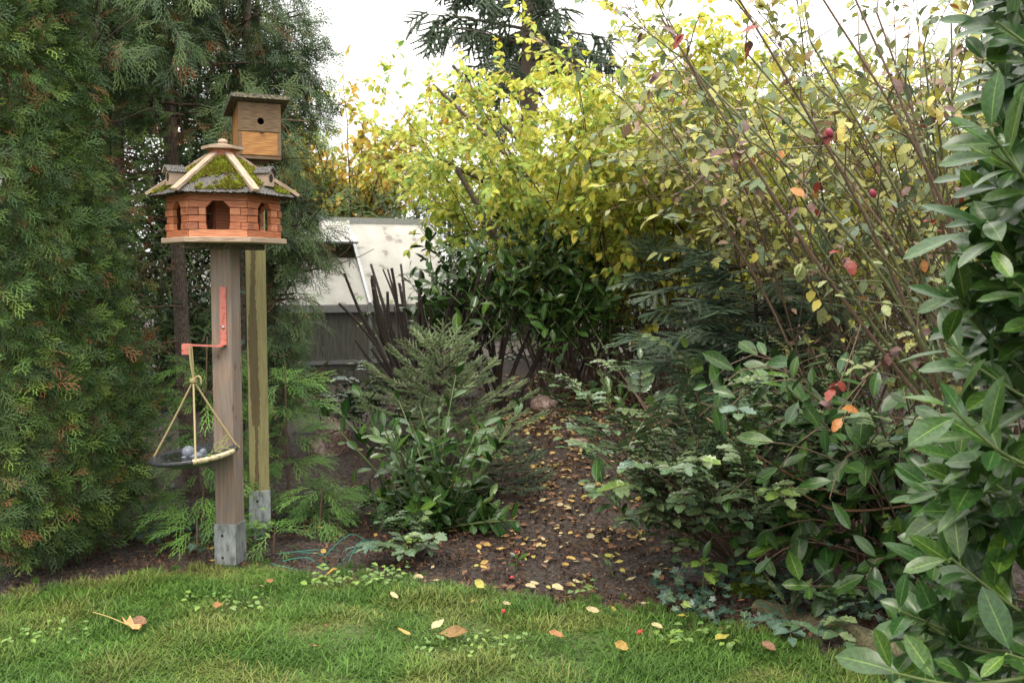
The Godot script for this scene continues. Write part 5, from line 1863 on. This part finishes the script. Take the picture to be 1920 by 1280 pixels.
# ---------------------------------------------------------------- stones, log, ornament, wire
func build_stones() -> void:
	for b in [["large wet red brown boulder beside the young cypress", -1.12, -6.05, Vector3(0.155, 0.155, 0.13), 0.05, "boulder"], ["squat brown stone standing beside the path below the laurel", 0.24, -7.0, Vector3(0.115, 0.1, 0.09), 0.03, "stone"], ["flat dark stone behind the squat brown stone", 0.3, -7.75, Vector3(0.1, 0.06, 0.07), 0.03, "stone"], ["grey brown stone half hidden behind the laurel bush", -0.06, -6.2, Vector3(0.09, 0.08, 0.07), 0.03, "stone"], ["small reddish stone lying on the leaf strewn path", 0.43, -6.05, Vector3(0.055, 0.05, 0.05), 0.02, "stone"], ["dark stone at the shaded end of the path", 0.78, -8.3, Vector3(0.17, 0.1, 0.12), 0.03, "stone"]]:
		var s := Shape.new()
		s.lump(b[3], Transform3D(Basis(), Vector3(b[1], 0, b[2])), fine, 0.55, 22, 0.5)
		for q in s.v.size():
			s.v[q] -= Vector3(b[1], 0, b[2])
		var o := obj(b[5], s.mesh(), mats.stone, self, Transform3D(Basis(Vector3.UP, rf(0, 6)), on_ground(b[1], b[2], b[3].y * 0.55)))
		o.name = numbered(b[5])
		tag(o, b[0], "stone")
	# mossy log that edges the bed
	var l := thing("edging_log", "half buried greenish log edging the bed under the big laurel", "log", on_ground(1.2, -3.35))
	var s := Shape.new()
	s.tube(through([Vector3(-0.28, -0.01, -0.3), Vector3(-0.02, 0.0, 0.0), Vector3(0.22, 0.0, 0.35)], 8), 0.055, 0.05, 14)
	obj("wood", s.mesh(), textured([[0.3, 0.05, 0.05, 0.025], [0.5, 0.10, 0.095, 0.045], [0.75, 0.16, 0.14, 0.08]], Vector3(5, 5, 5), 0.9, 0.03, 6.0), l)
	# slate leaning in the litter
	var sl := Shape.new()
	sl.prism(PackedVector2Array([Vector2(-0.1, -0.05), Vector2(0.09, -0.06), Vector2(0.11, 0.02), Vector2(-0.06, 0.06)]), 0.018, Transform3D(), 0.004)
	var slate := obj("slate", sl.mesh(), textured([[0.3, 0.07, 0.055, 0.05], [0.7, 0.13, 0.105, 0.1]], Vector3(6, 6, 6), 0.7, 0.03, 4.0), self, Transform3D(Basis.from_euler(Vector3(-0.9, 0.3, -0.35)), on_ground(0.76, -3.95, 0.04)))
	tag(slate, "grey brown slate leaning in the leaf litter under the mahonia", "stone")
	# rusty garden ornament: two curled sheets on a stake
	var orn := thing("rusty_ornament", "rusty sheet metal garden ornament with scroll cutouts in the ivy", "ornament", on_ground(1.47, -3.72))
	var rust := textured([[0.25, 0.05, 0.018, 0.012], [0.5, 0.11, 0.038, 0.024], [0.75, 0.17, 0.065, 0.035]], Vector3(6, 6, 6), 0.8, 0.03, 3.0)
	for e in [[[Vector2(-0.2, 0.2), Vector2(-0.13, 0.215), Vector2(-0.06, 0.19), Vector2(-0.03, 0.12), Vector2(-0.02, 0.02), Vector2(0.02, -0.06), Vector2(-0.03, -0.05), Vector2(-0.08, 0.05), Vector2(-0.12, 0.13)], "wing"], [[Vector2(-0.02, 0.02), Vector2(0.0, 0.14), Vector2(0.05, 0.2), Vector2(0.12, 0.2), Vector2(0.15, 0.13), Vector2(0.12, 0.05), Vector2(0.05, -0.06), Vector2(0.02, -0.06)], "body"], [[Vector2(0.05, 0.2), Vector2(0.07, 0.3), Vector2(0.1, 0.32), Vector2(0.12, 0.2)], "neck"]]:
		var c := CSGPolygon3D.new()
		c.polygon = PackedVector2Array(e[0])
		c.depth = 0.005
		c.material = rust
		c.name = e[1]
		orn.add_child(c)
		if e[1] == "body":
			var h := CSGCylinder3D.new()
			h.radius = 0.022
			h.height = 0.05
			h.rotation.x = PI / 2
			h.position = Vector3(0.075, 0.12, 0)
			h.operation = CSGShape3D.OPERATION_SUBTRACTION
			h.material = rust
			c.add_child(h)
	var stake := Shape.new()
	stake.tube(PackedVector3Array([Vector3(0.02, -0.1, -0.008), Vector3(0.03, 0.12, -0.008)]), 0.005, 0.005, 7)
	obj("stake", stake.mesh(), rust, orn)

	# coil of green binding wire beside the posts
	var w := thing("garden_wire", "thin green plastic coated wire lying in loose loops on soil", "wire", on_ground(-0.78, -4.3))
	for e in [[[-1.13, -4.30], [-0.98, -4.17], [-0.84, -4.20], [-0.82, -4.36], [-0.74, -4.5], [-0.66, -4.52]], [[-1.05, -4.36], [-0.88, -4.4], [-0.72, -4.52], [-0.62, -4.55], [-0.68, -4.35], [-0.70, -4.18], [-0.66, -4.06], [-0.58, -4.0]], [[-0.64, -4.55], [-0.72, -4.38], [-0.76, -4.2], [-0.78, -4.08]], [[-1.0, -4.25], [-0.9, -4.3], [-0.8, -4.2], [-0.84, -4.33], [-0.95, -4.38]]]:
		var pts := []
		for k in e.size():
			pts.append(on_ground(e[k][0], e[k][1], 0.012 + (0.05 * sin(k * 1.9) if k > 0 and k < e.size() - 1 and k % 2 == 0 else 0.0)) - w.position)
		var sh := Shape.new()
		sh.tube(through(pts, 40), 0.0017, 0.0017, 6)
		obj("strand", sh.mesh(), plain(0.015, 0.2, 0.15, 0.4), w)


# ---------------------------------------------------------------- fallen leaves and litter
func build_fallen_leaves() -> void:
	var tex := leaf_tex(Color(0.5, 0.4, 0.24), Color(0.6, 0.52, 0.34), 7, 0.08, Color(0.2, 0.1, 0.04), 21)
	var shapes := []
	for k in 5:
		shapes.append(blade(1.0, rf(0.4, 0.58), 5, 1, rf(0.05, 0.7), rf(-0.25, 0.35), 0.08, 0.0, 0.45, 0.8, 0.15, rf(-0.9, 0.9)))
	var meshes := []
	for s in shapes:
		var one := Shape.new()
		one.put(s, Transform3D())
		meshes.append(one.mesh())
	var tones := [["yellow", Color(0.82, 0.68, 0.32)], ["pale cream", Color(0.85, 0.88, 0.78)], ["orange", Color(0.62, 0.36, 0.24)], ["brown", Color(0.36, 0.23, 0.19)], ["yellow green", Color(0.7, 0.8, 0.28)]]
	var m := []
	for t in tones:
		m.append(leaf_mat(tex, t[1], 0.55, 0.4))
	var rest := Shape.new()
	var made := 0
	for k in 5200:
		# along the path, thickest towards its far end
		var z := -lerpf(3.65, 8.6, pow(rng.randf(), 0.62))
		var x := lerpf(0.05, 0.55, clampf((-z - 3.7) / 4.0, 0, 1)) + rng.randfn(0.0, 0.42)
		if rng.randf() < 0.12:
			x = rf(-1.4, 1.4)
		if z > lawn_edge(x) - 0.03 or noise.get_noise_2d(x * 280.0, z * 280.0) + 0.5 * noise.get_noise_2d(x * 900.0, z * 900.0) < rf(-0.5, 0.32):
			continue
		var c := pick([2.6, 2.4, 1.0, 4.6, 0.9])
		var at := Transform3D(aim(Vector3(rf(-1, 1), 0, rf(-1, 1)), Vector3(rf(-0.5, 0.5), 1, rf(-0.3, 0.5))).scaled(Vector3.ONE * rf(0.022, 0.05)), on_ground(x, z, 0.014))
		if made < 260 and k % 4 == 0:
			var o := obj(numbered("fallen_leaf"), meshes[k % 5], m[c], self, at)
			var place := ""
			var nearest := 9.0
			for q in [["beside the squat brown stone", 0.24, -7.0], ["beside the small reddish stone", 0.43, -6.05], ["at the shaded end of the path", 0.7, -8.0], ["at the foot of the laurel bush", -0.2, -4.75], ["under the spilling mahonia", 0.85, -4.35], ["next to the lawn edge", 0.3, -3.85], ["along the open stretch of path", 0.3, -5.0], ["near the zinc shoes of the posts", -1.1, -4.4], ["below the yew", 1.0, -5.4], ["by the young spruce", -0.3, -5.7], ["near the slate", 0.7, -3.95], ["by the leaf strewn bend of the path", 0.5, -6.9]]:
				var far := Vector2(x - q[1], z - q[2]).length()
				if far < nearest:
					nearest = far
					place = q[0]
			tag(o, "small %s fallen leaf on the ground %s" % [tones[c][0], place], "leaf", "%s leaves %s" % [tones[c][0], place])
			made += 1
		else:
			rest.tint = tones[c][1]
			rest.put(shapes[k % 5], at)
	var lit := obj("leaf_litter", rest.mesh(true), leaf_mat(tex, Color.WHITE, 0.6, 0.3, true), self)
	tag(lit, "scattered small fallen leaves covering the soil under the shrubs", "leaf litter", "", "stuff")

	# bark crumbs, twigs and needles on the soil
	var chips := []
	for v in 4:
		var chip := Shape.new()
		for k in 10:
			var p := Vector3(rf(-0.06, 0.06), 0.006, rf(-0.06, 0.06))
			if k < 6:
				var q := chip.vert(p + rv(0.009))
				chip.vert(p + rv(0.009))
				chip.vert(p + rv(0.009))
				chip.vert(p + Vector3(0, 0.007, 0))
				chip.tri(q, q + 1, q + 3)
				chip.tri(q + 1, q + 2, q + 3)
				chip.tri(q + 2, q, q + 3)
			else:
				chip.tube(PackedVector3Array([p, p + Vector3(rf(-0.04, 0.04), 0.004, rf(-0.04, 0.04))]), 0.0013, 0.0008, 3, false)
		chips.append(chip.arrays())
	var litter := Shape.new()
	for k in 4000:
		var z := -lerpf(3.4, 8.0, pow(rng.randf(), 1.3))
		var x := rf(-2.0, 2.0)
		if z > lawn_edge(x) + 0.05:
			continue
		litter.tint = tone([Color(0.05, 0.03, 0.02), Color(0.09, 0.05, 0.032), Color(0.14, 0.08, 0.05), Color(0.03, 0.02, 0.016)], 0.4)
		litter.put(chips[k % 4], Transform3D(Basis(Vector3.UP, rf(0, TAU)).scaled(Vector3.ONE * rf(0.6, 1.4)), on_ground(x, z, 0.002)))
	var ch := obj("bark_litter", litter.mesh(true), vc_mat(0.85), self)
	tag(ch, "fine bark crumbs and twiglets strewn over the dark soil", "litter", "", "stuff")

	# leaves on the lawn
	var spots := [[-1.0, -3.75, 1, 0.05], [-0.42, -3.62, 1, 0.05], [-0.28, -3.3, 1, 0.06], [0.0, -3.55, 1, 0.04], [0.32, -3.45, 1, 0.05], [0.36, -3.5, 4, 0.05], [0.5, -3.55, 1, 0.06], [0.62, -3.42, 4, 0.06], [-0.95, -3.85, 2, 0.05], [-1.05, -3.55, 2, 0.045], [-0.65, -3.35, 2, 0.03], [0.18, -3.2, 2, 0.05], [0.52, -3.3, 1, 0.04], [-0.33, -3.25, 0, 0.05], [0.72, -3.3, 1, 0.06], [0.66, -3.2, 4, 0.06], [-0.15, -3.6, 0, 0.04], [-1.25, -3.35, 3, 0.06], [-0.75, -3.9, 0, 0.06], [-0.62, -3.14, 2, 0.04], [0.38, -3.1, 0, 0.05], [-0.1, -3.72, 4, 0.05], [0.2, -3.68, 1, 0.05], [0.85, -3.1, 3, 0.05]]
	for e in spots:
		var o := obj(numbered("fallen_leaf"), meshes[rng.randi() % 5], m[e[2]], self, Transform3D(aim(Vector3(rf(-1, 1), 0.1, rf(-1, 1)), Vector3(rf(-0.5, 0.5), 1, rf(0, 0.6))).scaled(Vector3.ONE * e[3] * 1.1), on_ground(e[0], e[1], 0.055)))
		tag(o, "%s fallen leaf lying in the grass of the lawn" % tones[e[2]][0], "leaf", "%s leaves on the lawn" % tones[e[2]][0])
	# one large maple leaf, one broad brown leaf and red fallen petals
	var maple := thing("maple_leaf", "large dry tan maple leaf with long stalk on the lawn", "leaf", on_ground(-1.31, -3.32, 0.06), 0.4)
	var ml := Shape.new()
	ml.put(lobed(0.036, [0.5, 0.9, 0.6, 1.2, 0.7, 1.35, 0.7, 1.2, 0.6, 0.9, 0.5]), Transform3D(Basis.from_euler(Vector3(0.2, 2.0, 0.15)).scaled(Vector3(1, 2.6, 1)), Vector3.ZERO))
	obj("blade", ml.mesh(), leaf_mat(tex, Color(1.15, 0.72, 0.5), 0.6, 0.6), maple)
	var stalk := Shape.new()
	stalk.tube(through([Vector3(0, 0.0, 0), Vector3(-0.06, 0.03, -0.02), Vector3(-0.11, 0.05, -0.03)], 5), 0.0022, 0.0016, 5)
	obj("stalk", stalk.mesh(), plain(0.4, 0.3, 0.1, 0.6), maple)
	var broad := obj("fallen_leaf_broad", meshes[2], leaf_mat(tex, Color(0.4, 0.28, 0.14), 0.55, 0.3), self, Transform3D(aim(Vector3(1, 0, 0.2), Vector3(0, 1, 0.4)).scaled(Vector3(0.1, 0.1, 0.09)), on_ground(-0.26, -3.28, 0.05)))
	broad.name = "broad_leaf"
	tag(broad, "broad brown and olive leaf lying flat in the grass", "leaf")
	for e in [[-0.03, -3.5, "red rosehip half hidden in the lawn grass"], [0.0, -4.02, "red rosehip on the bare soil beside a yellow leaf"], [0.02, -4.4, "red rosehip on the soil below the laurel bush"], [0.43, -3.28, "pink rosehip in the grass beside a white leaf"]]:
		var s := Shape.new()
		s.lump(Vector3(0.01, 0.009, 0.0085), Transform3D(), fine, 0.15, 10)
		s.lump(Vector3(0.004, 0.006, 0.004), Transform3D(Basis(), Vector3(0.012, 0.004, 0)), fine, 0.2, 6)
		var o := obj(numbered("rosehip"), s.mesh(), plain(0.42, 0.04, 0.04, 0.5), self, Transform3D(Basis(Vector3.UP, rf(0, 6)), on_ground(e[0], e[1], 0.045 if e[1] > -3.9 else 0.012)))
		tag(o, e[2], "rosehip")


# ---------------------------------------------------------------- grass
func build_grass() -> void:
	var patch := Shape.new()
	for k in 185:
		var r := sqrt(rng.randf()) * 0.085
		var b := rf(0, TAU)
		var p := Vector3(cos(b) * r, 0, sin(b) * r)
		var a := rf(0, TAU)
		var lean := rf(0.15, 1.0)
		var d := Vector3(cos(a) * lean, 1, sin(a) * lean)
		var path := arc(p, d, rf(0.03, 0.075), 3, Vector3(cos(a) * 0.7, -0.6, sin(a) * 0.7), 0.05)
		var side := d.cross(Vector3.UP).normalized()
		var w := rf(0.0011, 0.002)
		var t := rf(0.4, 1.45)
		patch.tint = Color(t, t, t) if rng.randf() > 0.08 else Color(2.4, 1.3, 2.5) * t
		var q := patch.vert(path[0] - side * w)
		patch.vert(path[0] + side * w)
		patch.vert(path[1] - side * w)
		patch.vert(path[1] + side * w)
		patch.vert(path[2] - side * w * 0.7)
		patch.vert(path[2] + side * w * 0.7)
		patch.vert(path[3])
		patch.quad(q, q + 1, q + 3, q + 2)
		patch.quad(q + 2, q + 3, q + 5, q + 4)
		patch.tri(q + 4, q + 5, q + 6)
	var ts := []
	var cs := []
	var x := -2.4
	while x < 1.8:
		var z := -2.5
		while z > -4.35:
			var px := x + rf(-0.035, 0.035)
			var pz := z + rf(-0.035, 0.035)
			z -= 0.072
			var past := lawn_edge(px) - pz
			var wide := 1.0
			if past > -0.09:
				wide = clampf(0.5 - past * 3.0, 0.16, 0.8)
				if past > 0.0 and rng.randf() > exp(-past * 13.0) * 0.75:
					continue
			if noise.get_noise_2d(px * 500.0 + 70.0, pz * 500.0) < (-0.1 if past > -0.4 else -0.28) and rng.randf() < 0.6:
				wide *= 0.45
			var size := rf(0.5, 1.1) * (1.0 + 0.8 * noise.get_noise_2d(px * 300.0, pz * 300.0)) * lerpf(0.75, 1.0, wide)
			ts.append(Transform3D(Basis(Vector3.UP, rf(0, TAU)) * Basis().scaled(Vector3(wide, size, wide)), on_ground(px, pz, 0.014)))
			var dry := noise.get_noise_2d(px * 220.0 + 400.0, pz * 220.0) + rf(-0.25, 0.25)
			var c := Color(0.075, 0.158, 0.026) if dry < 0.06 else (Color(0.105, 0.18, 0.032) if dry < 0.28 else Color(0.155, 0.19, 0.046))
			var b := rf(0.75, 1.25)
			cs.append(Color(c.r * b, c.g * b, c.b * b))
		x += 0.072
	var g := many("grass", patch.mesh(true), vc_mat(0.5, 0.5), self, ts, cs)
	tag(g, "short bright green grass blades covering the lawn", "grass", "", "stuff")
